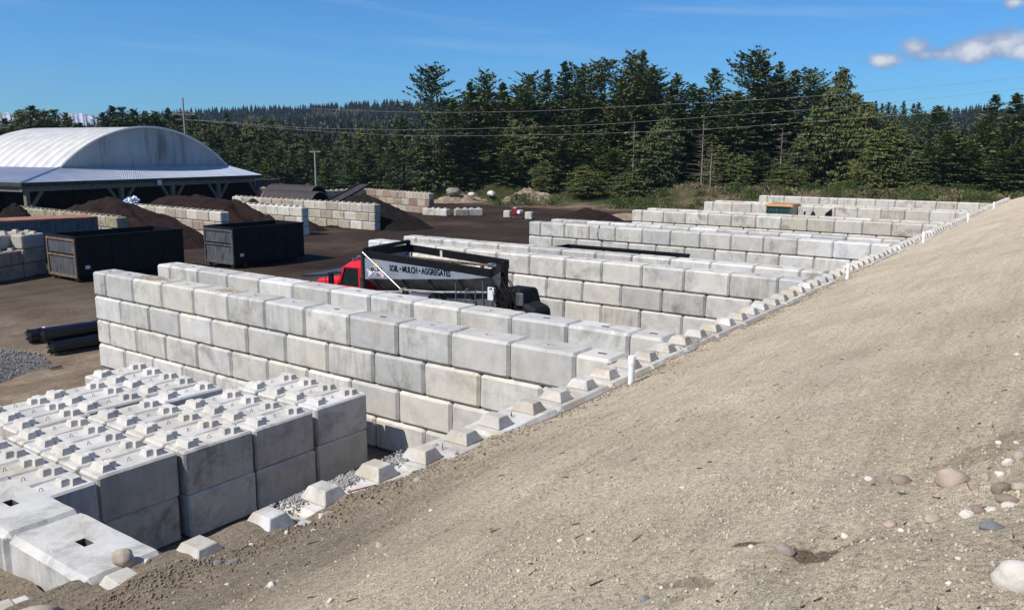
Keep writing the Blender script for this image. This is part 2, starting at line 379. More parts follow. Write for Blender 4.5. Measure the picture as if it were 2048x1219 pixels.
EXPO = 0.14
CLOUDS = [(0.209, 0.0994, 0.0255, 0.0085), (0.1774, 0.1118, 0.0218, 0.0121), (0.1602, 0.1045, 0.0364, 0.0097), (0.1234, 0.1067, 0.0455, 0.0133), (0.0973, 0.1126, 0.0333, 0.0158), (0.0812, 0.1044, 0.0242, 0.0133), (0.0925, 0.1503, 0.0158, 0.0073)]
ROCKS=[(-8.94, -1.91, 0.071, 'w'), (-6.25, -0.95, 0.107, 't'), (-8.64, -0.78, 0.098, 'b'), (-8.61, -0.95, 0.096, 'b'), (-8.59, -0.28, 0.072, 't'), (-7.69, -6.2, 0.165, 'p'), (-7.46, -5.73, 0.051, 'w'), (-7.52, -5.92, 0.099, 'd'), (-7.39, -6.48, 0.086, 't'), (-7.48, -6.43, 0.065, 'w'), (-7.68, -6.35, 0.06, 'p'), (-7.66, -6.41, 0.051, 'w'), (-7.89, -6.44, 0.097, 'd'), (-7.89, -6.52, 0.072, 't'), (-8.05, -6.48, 0.088, 'd'), (-8.28, -6.01, 0.074, 'p'), (-8.33, -5.81, 0.049, 'w'), (-8.36, -6.07, 0.034, 'w'), (-8.23, -6.33, 0.065, 'w'), (-8.18, -6.37, 0.052, 'd'), (-8.23, -6.19, 0.08, 'y'), (-8.24, -6.43, 0.056, 'w'), (-8.16, -6.5, 0.069, 'w'), (-8.59, -5.59, 0.094, 'g'), (-8.6, -5.95, 0.03, 'w'), (-8.57, -5.99, 0.035, 'w'), (-8.59, -6.02, 0.032, 'd'), (-9.13, -6.37, 0.028, 'w'), (-9.1, -6.62, 0.195, 'w'), (-8.53, -6.45, 0.08, 'b'), (-8.24, -2.37, 0.075, 'y'), (-4.74, -2.83, 0.051, 'd'), (-9.16, -5.1, 0.047, 'b'), (-9.0, -5.11, 0.024, 'w'), (-8.88, -6.37, 0.022, 'w'), (-7.67, -0.89, 0.051, 'w'), (-7.82, -0.68, 0.052, 'w'), (-8.83, -2.85, 0.03, 'w'), (-9.2, -2.87, 0.043, 'w'), (-7.42, -4.53, 0.041, 'w'), (-7.1, -6.44, 0.031, 'w'), (-7.05, -6.35, 0.032, 'w'), (-8.31, -4.3, 0.04, 'w'), (-8.29, -4.07, 0.041, 'w'), (-8.54, -5.4, 0.029, 'w'), (-8.6, -4.42, 0.031, 'g'), (-4.24, -6.24, 0.052, 'w'), (-8.82, -4.11, 0.028, 'w'), (-8.62, -3.34, 0.032, 'y'), (-8.97, -1.39, 0.044, 'w'), (-8.96, -0.2, 0.061, 'w'), (-8.19, -0.63, 0.051, 'w'), (-7.27, -2.04, 0.043, 'w')]
CLUST=[(-8.75, -4.11, 1.0), (-7.52, -0.19, 0.6), (-6.83, -0.49, 0.5), (-9.03, -4.13, 0.8), (-8.82, -0.37, 0.5), (-7.87, -6.33, 0.9), (-8.05, -4.41, 0.7), (-7.65, -5.24, 0.6)]
WIRES=[[(58.07, 102.02, 14.01), (60.28, 90.36, 12.95), (62.38, 79.27, 12.18), (64.82, 66.38, 11.56), (66.81, 55.89, 11.37), (68.63, 46.27, 11.42), (70.2, 37.99, 11.7), (72.35, 26.67, 12.03), (74.1, 17.43, 12.4), (74.66, 14.51, 12.6), (76.25, 6.11, 13.17), (78.42, -5.34, 14.17)], [(57.61, 104.42, 11.08), (59.22, 95.92, 10.71), (60.41, 89.67, 10.24), (61.86, 82.01, 9.77), (63.38, 73.98, 9.52), (64.81, 66.43, 9.37), (66.16, 59.31, 9.39), (67.44, 52.59, 9.49), (69.78, 40.25, 9.8), (72.64, 25.12, 10.65), (74.12, 17.34, 11.12), (74.94, 12.99, 11.46), (76.27, 6.01, 12.07), (78.44, -5.45, 13.22)], [(58.3, 100.77, 10.97), (60.24, 90.56, 10.11), (61.86, 82.03, 9.47), (63.89, 71.31, 8.87), (64.81, 66.44, 8.69), (66.16, 59.32, 8.59), (67.44, 52.59, 8.61), (69.78, 40.22, 8.79), (72.28, 27.04, 9.27), (74.14, 17.26, 9.92), (75.0, 12.71, 10.21), (75.89, 8.01, 10.53), (76.58, 4.34, 10.86), (78.47, -5.6, 11.93)]]
TREES=[(44.2, 133.2, 10.2, 3, 1.0), (48.0, 141.4, 12.1, 2, 1.0), (45.3, 131.7, 9.9, 1, 1.0), (49.9, 140.6, 11.6, 0, 1.0), (48.1, 135.9, 9.6, 2, 1.0), (44.5, 126.6, 9.4, 0, 1.0), (53.9, 144.4, 13.3, 2, 1.0), (52.8, 140.3, 11.5, 2, 1.0), (48.1, 128.4, 9.2, 0, 1.0), (49.7, 131.9, 11.4, 2, 1.0), (53.5, 139.1, 13.8, 0, 1.0), (54.1, 136.6, 12.9, 1, 1.0), (54.0, 135.2, 10.5, 0, 1.0), (57.2, 141.4, 11.7, 2, 1.0), (49.7, 125.4, 9.5, 2, 1.0), (54.2, 134.7, 9.2, 0, 1.0), (58.6, 142.2, 13.5, 3, 1.0), (58.0, 137.0, 12.7, 3, 1.0), (60.3, 141.5, 10.8, 2, 1.0), (56.5, 133.2, 11.8, 0, 1.0), (54.6, 127.5, 10.7, 0, 1.0), (56.8, 130.4, 11.0, 0, 1.0), (58.7, 133.2, 10.0, 0, 1.0), (56.5, 126.5, 10.4, 0, 1.0), (62.0, 132.7, 12.8, 0, 1.0), (64.3, 133.7, 14.1, 0, 1.0), (66.6, 134.7, 14.1, 3, 1.0), (69.9, 137.6, 12.5, 2, 1.0), (66.2, 130.4, 13.5, 0, 1.0), (71.8, 139.8, 11.7, 0, 1.0), (72.6, 140.4, 11.3, 0, 1.0), (61.2, 119.4, 9.7, 1, 1.0), (71.0, 135.9, 9.7, 2, 1.0), (63.9, 123.0, 9.5, 0, 1.0), (70.9, 134.8, 12.1, 0, 1.0), (68.8, 131.1, 13.4, 2, 1.0), (73.9, 138.9, 9.9, 0, 1.0), (71.8, 133.6, 12.7, 0, 1.0), (71.2, 132.0, 13.4, 0, 1.0), (63.4, 118.0, 9.7, 3, 1.0), (72.0, 129.2, 14.0, 0, 1.0), (77.2, 135.1, 11.7, 0, 1.0), (70.4, 124.3, 13.0, 0, 1.0), (70.3, 122.5, 9.5, 0, 1.0), (71.0, 123.4, 11.2, 3, 1.0), (69.9, 118.7, 12.9, 0, 1.0), (81.0, 134.6, 11.1, 3, 1.0), (76.2, 127.3, 11.9, 0, 1.0), (69.9, 116.3, 12.0, 2, 1.0), (66.4, 109.0, 8.7, 0, 1.0), (77.8, 125.5, 10.2, 2, 1.0), (72.8, 116.7, 11.8, 2, 1.0), (65.5, 104.7, 6.8, 0, 1.0), (83.0, 127.9, 13.6, 0, 1.0), (73.0, 111.6, 10.9, 0, 1.0), (67.6, 103.2, 7.5, 0, 1.0), (85.6, 125.4, 11.6, 0, 1.0), (80.0, 117.6, 11.9, 2, 1.0), (77.4, 113.4, 11.4, 2, 1.0), (81.0, 117.5, 10.4, 0, 1.0), (67.6, 99.5, 6.8, 0, 1.0), (73.8, 106.1, 9.8, 0, 1.0), (91.1, 127.5, 13.0, 2, 1.0), (65.0, 92.7, 6.1, 0, 1.0), (86.7, 119.7, 12.4, 3, 1.0), (83.4, 115.1, 11.2, 0, 1.0), (69.3, 95.7, 7.1, 0, 1.0), (76.2, 104.2, 8.3, 2, 1.0), (82.2, 109.6, 10.1, 1, 1.0), (68.8, 92.2, 6.8, 0, 1.0), (83.8, 108.3, 9.6, 2, 1.0), (73.6, 94.7, 7.6, 0, 1.0), (92.0, 114.5, 10.4, 0, 1.0), (79.5, 98.8, 8.5, 0, 1.0), (90.4, 109.3, 9.7, 0, 1.0), (66.0, 81.4, 5.6, 3, 1.0), (77.6, 92.5, 6.8, 0, 1.0), (96.4, 110.5, 10.4, 2, 1.0), (74.4, 85.9, 5.4, 3, 1.0), (84.6, 94.2, 8.1, 0, 1.0), (102.0, 112.2, 11.2, 2, 1.0), (76.3, 84.1, 6.9, 3, 1.0), (100.8, 106.3, 11.6, 1, 1.0), (79.1, 84.2, 9.0, 0, 1.0), (76.1, 78.6, 8.0, 0, 1.0), (83.0, 83.0, 11.8, 3, 1.0), (79.0, 75.6, 9.6, 0, 1.0), (77.9, 72.3, 18.3, 1, 1.0), (88.3, 79.1, 11.9, 0, 1.0), (80.2, 71.1, 9.1, 0, 1.0), (94.7, 82.8, 15.3, 0, 1.0), (84.3, 74.0, 14.3, 0, 1.0), (94.9, 82.7, 12.3, 0, 1.0), (95.1, 82.5, 11.6, 3, 1.0), (91.5, 79.4, 13.6, 3, 1.0), (79.0, 67.8, 4.8, 3, 1.0), (95.8, 81.2, 13.9, 3, 1.0), (94.3, 79.6, 13.4, 0, 1.0), (93.3, 78.7, 14.1, 0, 1.0), (89.1, 74.4, 17.2, 0, 1.0), (94.6, 78.7, 13.0, 1, 1.0), (95.0, 78.8, 15.1, 0, 1.0), (90.3, 74.6, 12.8, 0, 1.0), (82.7, 68.0, 9.8, 0, 1.0), (94.3, 76.9, 14.5, 0, 1.0), (95.8, 78.0, 15.9, 1, 1.0), (93.8, 76.4, 15.7, 1, 1.0), (92.2, 73.7, 19.1, 1, 1.0), (95.0, 75.8, 12.9, 0, 1.0), (93.0, 74.0, 14.3, 0, 1.0), (94.4, 74.8, 12.1, 0, 1.0), (100.5, 78.4, 13.3, 0, 1.0), (85.1, 66.6, 10.2, 0, 1.0), (99.5, 77.0, 12.8, 0, 1.0), (92.2, 70.5, 17.2, 0, 1.0), (83.7, 63.3, 7.0, 3, 1.0), (93.9, 70.4, 15.2, 1, 1.0), (100.1, 74.5, 14.5, 1, 1.0), (102.6, 75.6, 12.7, 0, 1.0), (86.8, 64.2, 11.3, 2, 1.0), (102.6, 75.3, 14.9, 1, 1.0), (92.1, 67.1, 16.6, 1, 1.0), (95.2, 68.5, 15.6, 0, 1.0), (98.0, 69.1, 18.8, 1, 1.0), (98.1, 68.8, 15.1, 0, 1.0), (88.5, 61.8, 11.0, 2, 1.0), (104.3, 70.9, 14.6, 1, 1.0), (85.2, 57.8, 5.6, 2, 1.0), (97.8, 65.9, 19.2, 0, 1.0), (90.1, 59.4, 10.6, 0, 1.0), (97.6, 62.5, 20.3, 0, 1.0), (102.1, 64.7, 17.9, 0, 1.0), (103.5, 64.7, 17.2, 0, 1.0), (96.2, 59.0, 16.8, 0, 1.0), (92.0, 56.3, 10.3, 0, 1.0), (99.9, 60.8, 17.4, 3, 1.0), (100.4, 60.9, 13.9, 0, 1.0), (105.3, 63.4, 20.4, 1, 1.0), (105.6, 63.4, 16.0, 3, 1.0), (86.4, 52.0, 5.0, 2, 1.0), (105.4, 62.6, 14.5, 0, 1.0), (92.6, 53.2, 9.2, 3, 1.0), (102.9, 59.0, 14.5, 1, 1.0), (100.6, 57.4, 15.6, 0, 1.0), (102.5, 58.1, 20.8, 1, 1.0), (107.4, 59.3, 15.0, 0, 1.0), (91.1, 49.9, 7.0, 3, 1.0), (108.7, 58.7, 18.1, 0, 1.0), (99.3, 53.6, 17.4, 0, 1.0), (112.2, 60.3, 19.2, 0, 1.0), (105.4, 56.2, 19.3, 0, 1.0), (87.4, 46.2, 4.0, 2, 1.0), (108.9, 56.9, 22.6, 1, 1.0), (91.4, 47.1, 11.2, 4, 1.0), (104.7, 53.4, 18.4, 0, 1.0), (107.0, 54.1, 22.4, 0, 1.0), (109.4, 55.0, 18.1, 0, 1.0), (114.0, 56.8, 20.1, 1, 1.0), (113.0, 55.5, 19.4, 0, 1.0), (92.4, 45.2, 9.6, 2, 1.0), (105.0, 51.3, 19.3, 0, 1.0), (104.6, 51.1, 19.3, 1, 1.0), (110.1, 53.3, 17.2, 0, 1.0), (110.6, 52.8, 14.6, 0, 1.0), (95.1, 44.2, 11.6, 2, 1.0), (101.5, 47.0, 15.0, 0, 1.0), (113.7, 52.3, 16.4, 3, 1.0), (113.4, 51.6, 15.2, 0, 1.0), (108.4, 48.7, 18.6, 0, 1.0), (106.2, 47.4, 13.5, 0, 1.0), (107.6, 45.7, 17.0, 3, 1.0), (107.7, 45.6, 13.2, 3, 1.0), (117.6, 49.8, 12.8, 0, 1.0), (109.0, 45.0, 16.4, 0, 1.0), (112.1, 46.1, 14.5, 0, 1.0), (111.2, 45.5, 12.8, 0, 1.0), (94.5, 38.2, 12.1, 4, 1.0), (108.0, 43.3, 13.1, 1, 1.0), (108.8, 42.8, 19.3, 0, 1.0), (109.4, 43.0, 14.1, 0, 1.0), (93.1, 36.3, 8.4, 4, 1.0), (117.7, 46.1, 14.1, 1, 1.0), (97.2, 36.8, 7.8, 2, 1.0), (115.1, 43.6, 15.3, 1, 1.0), (118.0, 44.4, 15.8, 3, 1.0), (105.8, 39.4, 14.9, 0, 1.0), (113.5, 42.1, 12.8, 0, 1.0), (111.7, 41.0, 15.3, 1, 1.0), (104.5, 37.4, 15.4, 3, 1.0), (119.8, 42.8, 16.1, 0, 1.0), (113.7, 40.2, 13.2, 0, 1.0), (97.2, 33.9, 6.4, 2, 1.0), (110.9, 37.4, 21.4, 1, 1.0), (116.0, 38.7, 17.4, 3, 1.0), (116.7, 38.6, 16.7, 0, 1.0), (100.0, 32.2, 7.1, 3, 1.0), (112.3, 36.3, 20.3, 0, 1.0), (115.2, 36.2, 15.5, 3, 1.0), (111.0, 34.5, 17.8, 0, 1.0), (121.6, 37.2, 15.7, 0, 1.0), (116.8, 35.5, 20.4, 3, 1.0), (120.2, 36.0, 15.0, 0, 1.0), (99.0, 28.9, 10.1, 4, 1.0), (121.5, 36.0, 18.3, 0, 1.0), (99.2, 28.3, 5.2, 2, 1.0), (114.6, 32.5, 19.0, 0, 1.0), (103.5, 27.9, 9.2, 2, 1.0), (113.3, 29.9, 18.5, 1, 1.0), (112.6, 29.0, 15.6, 1, 1.0), (113.3, 29.1, 12.1, 0, 1.0), (110.8, 27.6, 15.9, 3, 1.0), (118.8, 29.7, 13.3, 1, 1.0), (120.7, 30.1, 12.6, 0, 1.0), (116.6, 28.5, 13.8, 0, 1.0), (107.3, 25.2, 15.2, 2, 1.0), (124.1, 28.4, 13.5, 0, 1.0), (112.5, 25.2, 18.8, 2, 1.0), (120.7, 26.6, 13.3, 0, 1.0), (110.1, 22.6, 15.0, 2, 1.0), (106.5, 20.1, 13.5, 2, 1.0), (318.9, 66.3, 25.5, 0, 0.8), (316.6, 64.7, 25.8, 0, 0.8), (102.0, 17.6, 9.6, 2, 1.0), (315.7, 62.2, 24.8, 0, 0.8), (329.6, 62.8, 26.3, 0, 0.8), (103.2, 16.5, 10.8, 2, 1.0), (338.9, 62.4, 25.6, 0, 0.8), (119.8, 18.7, 8.9, 2, 1.0), (122.6, 19.0, 9.0, 3, 1.0), (322.8, 56.3, 25.9, 0, 0.8), (105.5, 15.2, 9.9, 2, 1.0), (331.3, 54.4, 25.4, 0, 0.8), (322.3, 51.1, 25.2, 0, 0.8), (120.6, 16.0, 9.0, 3, 1.0), (102.9, 12.9, 7.2, 2, 1.0), (340.1, 51.8, 23.1, 0, 0.8), (103.1, 11.6, 8.1, 3, 1.0), (118.0, 13.4, 13.4, 3, 1.0), (105.3, 10.0, 9.6, 3, 1.0), (107.5, 9.0, 9.3, 0, 1.0), (122.5, 10.3, 9.2, 0, 1.0), (121.1, 9.8, 7.3, 2, 1.0), (105.7, 7.1, 7.9, 3, 1.0), (124.2, 8.2, 9.8, 2, 1.0), (110.8, 6.7, 11.1, 3, 1.0), (112.9, 5.9, 14.3, 0, 1.0), (111.0, 4.1, 14.2, 4, 1.0), (105.1, 3.5, 7.2, 3, 1.0), (108.1, 3.1, 14.1, 0, 1.0), (104.2, 2.0, 8.4, 0, 1.0), (121.5, 3.2, 9.4, 3, 1.0), (120.5, 2.6, 8.1, 2, 1.0), (108.2, 1.6, 12.7, 0, 1.0), (122.1, 1.9, 8.9, 2, 1.0), (114.6, 0.8, 9.6, 0, 1.0)]
SHRUBS=[(81.2, 43.2, 1.39, 1), (89.5, 29.2, 1.77, 0), (77.8, 39.8, 2.39, 0), (90.5, 25.0, 1.44, 0), (75.8, 40.8, 2.28, 0), (95.1, 13.3, 0.9, 1), (76.9, 56.9, 2.12, 0), (91.3, 30.0, 2.21, 1), (92.2, 10.0, 1.97, 1), (92.5, 32.5, 2.21, 0), (73.1, 54.8, 1.21, 1), (88.0, 31.4, 1.28, 1), (94.6, 7.8, 1.65, 0), (96.0, 23.6, 1.89, 0), (100.5, 7.2, 1.87, 0), (89.9, 14.8, 1.67, 1), (93.2, 23.8, 1.14, 1), (76.6, 38.6, 1.57, 1), (88.6, -1.0, 2.08, 0), (87.3, 3.5, 1.48, 0), (87.5, 4.8, 1.78, 0), (85.9, 34.8, 1.68, 0), (95.7, 29.1, 1.3, 0), (76.5, 51.0, 2.32, 0), (79.1, 38.0, 1.9, 0), (89.2, 41.2, 2.23, 0), (89.8, 36.5, 1.42, 1), (86.6, 15.1, 2.36, 1), (83.5, 41.8, 1.94, 0), (82.8, 29.3, 1.28, 0), (71.2, 55.5, 1.73, 0), (85.9, 34.9, 1.01, 1), (90.8, 19.4, 1.89, 0), (88.0, 19.8, 1.58, 1), (76.4, 55.0, 2.34, 0), (88.5, 18.8, 1.76, 0), (81.8, 34.0, 1.39, 1), (85.3, 43.2, 0.97, 0), (96.8, 0.4, 1.01, 1), (84.1, 46.0, 1.18, 0), (94.0, 17.0, 0.96, 1), (81.0, 36.7, 2.13, 0), (99.8, 9.9, 0.93, 1), (96.8, 19.4, 1.52, 0), (86.7, 9.2, 2.33, 0), (98.0, 9.8, 1.09, 0)]
# ------------------------------------------------------------------ camera, sun, sky
yaw, pit, rol = .6225, -.1851, .0056
fw = Vector((math.cos(pit)*math.cos(yaw), math.cos(pit)*math.sin(yaw), math.sin(pit)))
r_ = Vector((math.sin(yaw), -math.cos(yaw), 0)); u_ = r_.cross(fw)
r2 = math.cos(rol)*r_ + math.sin(rol)*u_; u2 = -math.sin(rol)*r_ + math.cos(rol)*u_
cam = bpy.data.objects.new('camera', bpy.data.cameras.new('camera')); COL.objects.link(cam)
cam.matrix_world = Matrix(((r2.x, u2.x, -fw.x, -12.4856), (r2.y, u2.y, -fw.y, -6.6817), (r2.z, u2.z, -fw.z, 6.619), (0, 0, 0, 1)))
cam.data.sensor_width = 36; cam.data.lens = 1626.5 / 2048 * 36; cam.data.clip_start = .1; cam.data.clip_end = 20000
scene.camera = cam
SUN = Vector((-1, .40, 1.2)).normalized()
sl = bpy.data.lights.new('sun', 'SUN'); sl.energy = 5.0; sl.angle = R(.5); sl.color = (1, .94, .86)
so = bpy.data.objects.new('sun', sl); COL.objects.link(so); so.location = (0, 0, 40)
so.rotation_euler = (-SUN).to_track_quat('-Z', 'Y').to_euler()
w = bpy.data.worlds.new('World'); scene.world = w; w.use_nodes = True; nt = w.node_tree; nt.nodes.clear()
sky = N(nt, 'ShaderNodeTexSky', sky_type='NISHITA', sun_disc=False, sun_elevation=math.asin(SUN.z), sun_rotation=math.atan2(SUN.x, SUN.y),
        altitude=100, air_density=1.0, dust_density=.25, ozone_density=3.2)
bg = nt.nodes.new('ShaderNodeBackground'); bg.inputs[1].default_value = .074
wo = nt.nodes.new('ShaderNodeOutputWorld')
# clouds live in the sky itself: small cumulus low in the east, thin streaks of cirrus high up
tc = nt.nodes.new('ShaderNodeTexCoord'); dirv = tc.outputs['Generated']
def sdir(az, el): return (math.cos(el)*math.cos(az), math.cos(el)*math.sin(az), math.sin(el))
sep = nt.nodes.new('ShaderNodeSeparateXYZ'); nt.links.new(dirv, sep.inputs[0])
az = math_(nt, 'ARCTAN2', sep.outputs[1], sep.outputs[0]); el = math_(nt, 'ARCSINE', sep.outputs[2])
def blob(a0, e0, wa, we):
    dx = math_(nt, 'DIVIDE', math_(nt, 'SUBTRACT', az, a0), wa); dy = math_(nt, 'DIVIDE', math_(nt, 'SUBTRACT', el, e0), we)
    d2 = math_(nt, 'ADD', math_(nt, 'MULTIPLY', dx, dx), math_(nt, 'MULTIPLY', dy, dy))
    return math_(nt, 'SUBTRACT', 1., math_(nt, 'SQRT', d2))
cn = N(nt, 'ShaderNodeTexNoise'); cn.inputs['Scale'].default_value = 30; cn.inputs['Detail'].default_value = 7; cn.inputs['Roughness'].default_value = .58
nt.links.new(dirv, cn.inputs['Vector'])
BL = None
for a0, e0, wa, we in CLOUDS:
    b_ = blob(a0, e0, wa, we); BL = b_ if BL is None else math_(nt, 'MAXIMUM', BL, b_)
dens = math_(nt, 'ADD', BL, math_(nt, 'ADD', math_(nt, 'MULTIPLY', math_(nt, 'SUBTRACT', cn.outputs['Fac'], .5), 2.1), .16))
cmask = ramp(nt, dens, [(.05, 0.), (.75, .93)])
cn2 = N(nt, 'ShaderNodeTexNoise'); cn2.inputs['Scale'].default_value = 38; cn2.inputs['Detail'].default_value = 5
mpc = nt.nodes.new('ShaderNodeMapping'); mpc.inputs['Location'].default_value = (.0, .0, -.012); nt.links.new(dirv, mpc.inputs['Vector']); nt.links.new(mpc.outputs[0], cn2.inputs['Vector'])
ccol = ramp(nt, math_(nt, 'ADD', math_(nt, 'MULTIPLY', dens, .42), math_(nt, 'MULTIPLY', cn2.outputs['Fac'], .75)), [(.46, (3.4, 4.5, 6.6)), (.66, (5.6, 6.3, 8.0)), (.88, (9.4, 9.8, 10.4))])
skt = mix(nt, 1., sky.outputs[0], (.46, 1.01, 1.56), 'MULTIPLY')
skc = mix(nt, cmask, skt, ccol)
# cirrus
mp = nt.nodes.new('ShaderNodeMapping'); mp.inputs['Scale'].default_value = (1.3, 1.3, 1); nt.links.new(dirv, mp.inputs['Vector'])
cx = nt.nodes.new('ShaderNodeCombineXYZ'); nt.links.new(math_(nt, 'MULTIPLY', az, 2.4), cx.inputs[0])
nt.links.new(math_(nt, 'ADD', math_(nt, 'MULTIPLY', el, 44.), math_(nt, 'MULTIPLY', az, -3.4)), cx.inputs[1])
ci = N(nt, 'ShaderNodeTexNoise'); ci.inputs['Scale'].default_value = 1.; ci.inputs['Detail'].default_value = 4; ci.inputs['Roughness'].default_value = .5; ci.inputs['Distortion'].default_value = .3
nt.links.new(cx.outputs[0], ci.inputs['Vector'])
cmk = math_(nt, 'MULTIPLY', ramp(nt, ci.outputs['Fac'], [(.53, 0.), (.80, .55)]), ramp(nt, el, [(.08, 0.), (.16, 1.)]))
skc = mix(nt, cmk, skc, (5.0, 7.2, 9.8))
# a richer blue, as a phone renders it
nt.links.new(skc, bg.inputs[0]); nt.links.new(bg.outputs[0], wo.inputs[0])
scene.view_settings.view_transform = 'Standard'; scene.view_settings.look = 'None'; scene.view_settings.exposure = EXPO; scene.view_settings.gamma = 1

# ------------------------------------------------------------------ ground, hills, mound
TOE = ([-200, -10, 20, 45, 58, 66, 78], [66, 77, 84, 86, 80, 73, 73])
def gh(x, y):
    x = np.asarray(x, float); y = np.asarray(y, float)
    t = np.interp(y, *TOE) + 2.5 * vn(y * .13, x * 0 + 3., 5)
    z = 2.1 * sst(0, 9, x - t) * (1 - sst(64, 76, y))
    z = z * (1 + .35 * fbm(x * .25, y * .25, 9, 3)) + .18 * sst(-4, 3, x - t) * fbm(x * .6, y * .6, 4, 3)
    near = sst(-1, 2, y)
    z = z + .05 * fbm(x * .22, y * .22, 1, 4) * sst(18.6, 21, y) + .02 * fbm(x * .9, y * .9, 2, 3) * sst(18.6, 21, y)
    return z - .02
def axis(a, b, st, outer):
    m = np.arange(a, b + st, st); L = []; s = st; x = a
    while x > -outer: s *= 1.35; x -= s; L.append(x)
    H = []; s = st; x = m[-1]
    while x < outer: s *= 1.35; x += s; H.append(x)
    return np.array(L[::-1] + list(m) + H)
def grid(xs, ys, zf):
    X, Y = np.meshgrid(xs, ys, indexing='ij'); Z = zf(X, Y)
    V = np.stack([X.ravel(), Y.ravel(), Z.ravel()], 1); n, m = len(xs), len(ys)
    i = np.arange(n * m).reshape(n, m)
    F = np.stack([i[:-1, :-1].ravel(), i[1:, :-1].ravel(), i[1:, 1:].ravel(), i[:-1, 1:].ravel()], 1)
    return V, F
V, F = grid(axis(-24, 118, .45, 9000), axis(-14, 112, .45, 9000), gh)
tag(link('ground', np_mesh('ground', V, F, M['ground'], True)), kind='structure')

def mound(x, y):
    z = 2.95 + .34 * (-.7 - y) + .045 * sst(7, 12, x) + .05 * (1 - sst(-4.5, -2.5, x))
    z = np.where(y > -.72, 2.93 + (-.72 - y) * .05 + .045 * sst(7, 12, x) + .085 * (1 - sst(-4.5, -2.5, x)) * sst(-.40, -.58, y), z)
    z = np.where(y < -10, 2.95 + .34 * 9.3 + .03 * (-10 - y), z)
    amp = sst(-.8, -2.5, y)
    z = z + .05 * fbm(x * .5, y * .5, 21, 4) * (.35 + .65 * amp) + .022 * fbm(x * 3.1, y * 3.1, 22, 4)
    # soil that has slid over the outer edge of the wall top
    lip = sst(-1.5, -.55, y) * (y < .05)
    z = z + lip * (.085 * sst(-.15, .5, fbm(x * 1.3, y * .8, 31, 3)) - .03)
    z = z + lip * .17 * (1 - sst(-9.3, -7.9, x)) * sst(.15, -.5, y)
    z = np.where((x < -7.3) & (y < .1), np.maximum(z, (3.035 + .05 * fbm(x * 2.6, y * 2.6, 33, 3)) * sst(-6.9, -7.8, x) * sst(.02, -.16, y) + (1 - sst(-6.9, -7.8, x) * sst(.02, -.16, y)) * 2.7), z)
    # wheel and rake ruts along the wall
    ru = np.exp(-((y + 1.75 + .22 * np.sin(x * .35)) / .10) ** 2) + .7 * np.exp(-((y + 2.05 + .22 * np.sin(x * .35)) / .08) ** 2)
    z = z - .05 * ru * (1 - sst(-2, 8, x))
    for k_, (y0_, sl_, am_) in enumerate(((-.62, -.36, .05), (-.86, -.38, .04), (-1.05, -.34, .05), (-1.35, -.40, .03), (-2.9, -.20, .03), (-3.15, -.22, .03), (-4.3, -.12, .02))):
        yl = y0_ + sl_ * (x + 7.4) + .06 * np.sin(x * 1.7 + k_); z = z - am_ * np.exp(-((y - yl) / .055) ** 2) * sst(-8.2, -7.2, x) * (1 - sst(-4.6, -3.0, x)) + am_ * .5 * np.exp(-((y - yl - .11) / .07) ** 2) * sst(-8.2, -7.2, x) * (1 - sst(-4.6, -3.0, x))
    z = z + .055 * fbm(x * .30, y * 2.1 + x * .35, 51, 4) * sst(-.9, -1.8, y)
    sd = (x + 8.62) * .797 + (y + 5.95) * .605 + .05 * fbm(x * 3, y * 3, 52, 3)
    z = z + .045 * (1 - sst(-.05, .05, sd)) * sst(-4.9, -5.5, y)
    # shallow hollows near the camera, with a step below each
    for cx, cy, rx, ry, dp in ((-9.35, -6.05, .33, .12, .06), (-8.75, -5.75, .55, .12, .05), (-9.15, -5.35, .35, .08, .05)):
        q = ((x - cx) / rx) ** 2 + ((y - cy) / ry) ** 2
        z = z - dp * np.exp(-q ** 2) + dp * .4 * np.exp(-(((x - cx) / (rx * 1.2)) ** 2 + ((y - cy + ry * 1.6) / (ry * .8)) ** 2))
    # far end and the pocket left of the first divider wall
    z = z - 3.2 * sst(67.5, 78, x) * (z > 0)
    pocket = (1 - sst(-9.45, -9.40, x))
    zp = 2.68 + .05 * fbm(x * 2.2, y * 2.2, 41, 4)
    z = np.where((y > -.30) & (x < -9.42), zp + .36, z)
    return z
xs = [-34.]; 
while xs[-1] < 82:
    d = abs(xs[-1] + 10.2); xs.append(xs[-1] + max(.035, .0125 * d))
xs = np.array(xs)
ys = np.concatenate([np.arange(-40, -14, 1.3), np.arange(-14, -7.6, .2), np.arange(-7.6, -.10, .042), [-.08]])
V, F = grid(xs, ys, mound)
tag(link('soil_bank', np_mesh('soil_bank', V, F, M['soil'], True)), kind='structure')
V, F = grid(np.arange(-16, -9.405, .06), np.arange(-.14, 7, .06), lambda x, y: 2.70 + .34 * (1 - sst(-.05, .6, y)) - .06 * sst(.5, 2.2, y) + .05 * fbm(x * 2.2, y * 2.2, 41, 4) + .02 * fbm(x * 9, y * 9, 43, 3) + 0 * y)
tag(link('soil_fill', np_mesh('soil_fill', V, F, M['soil'], True)), kind='structure')
def mz(x, y): return float(mound(np.array([float(x)]), np.array([float(y)]))[0])

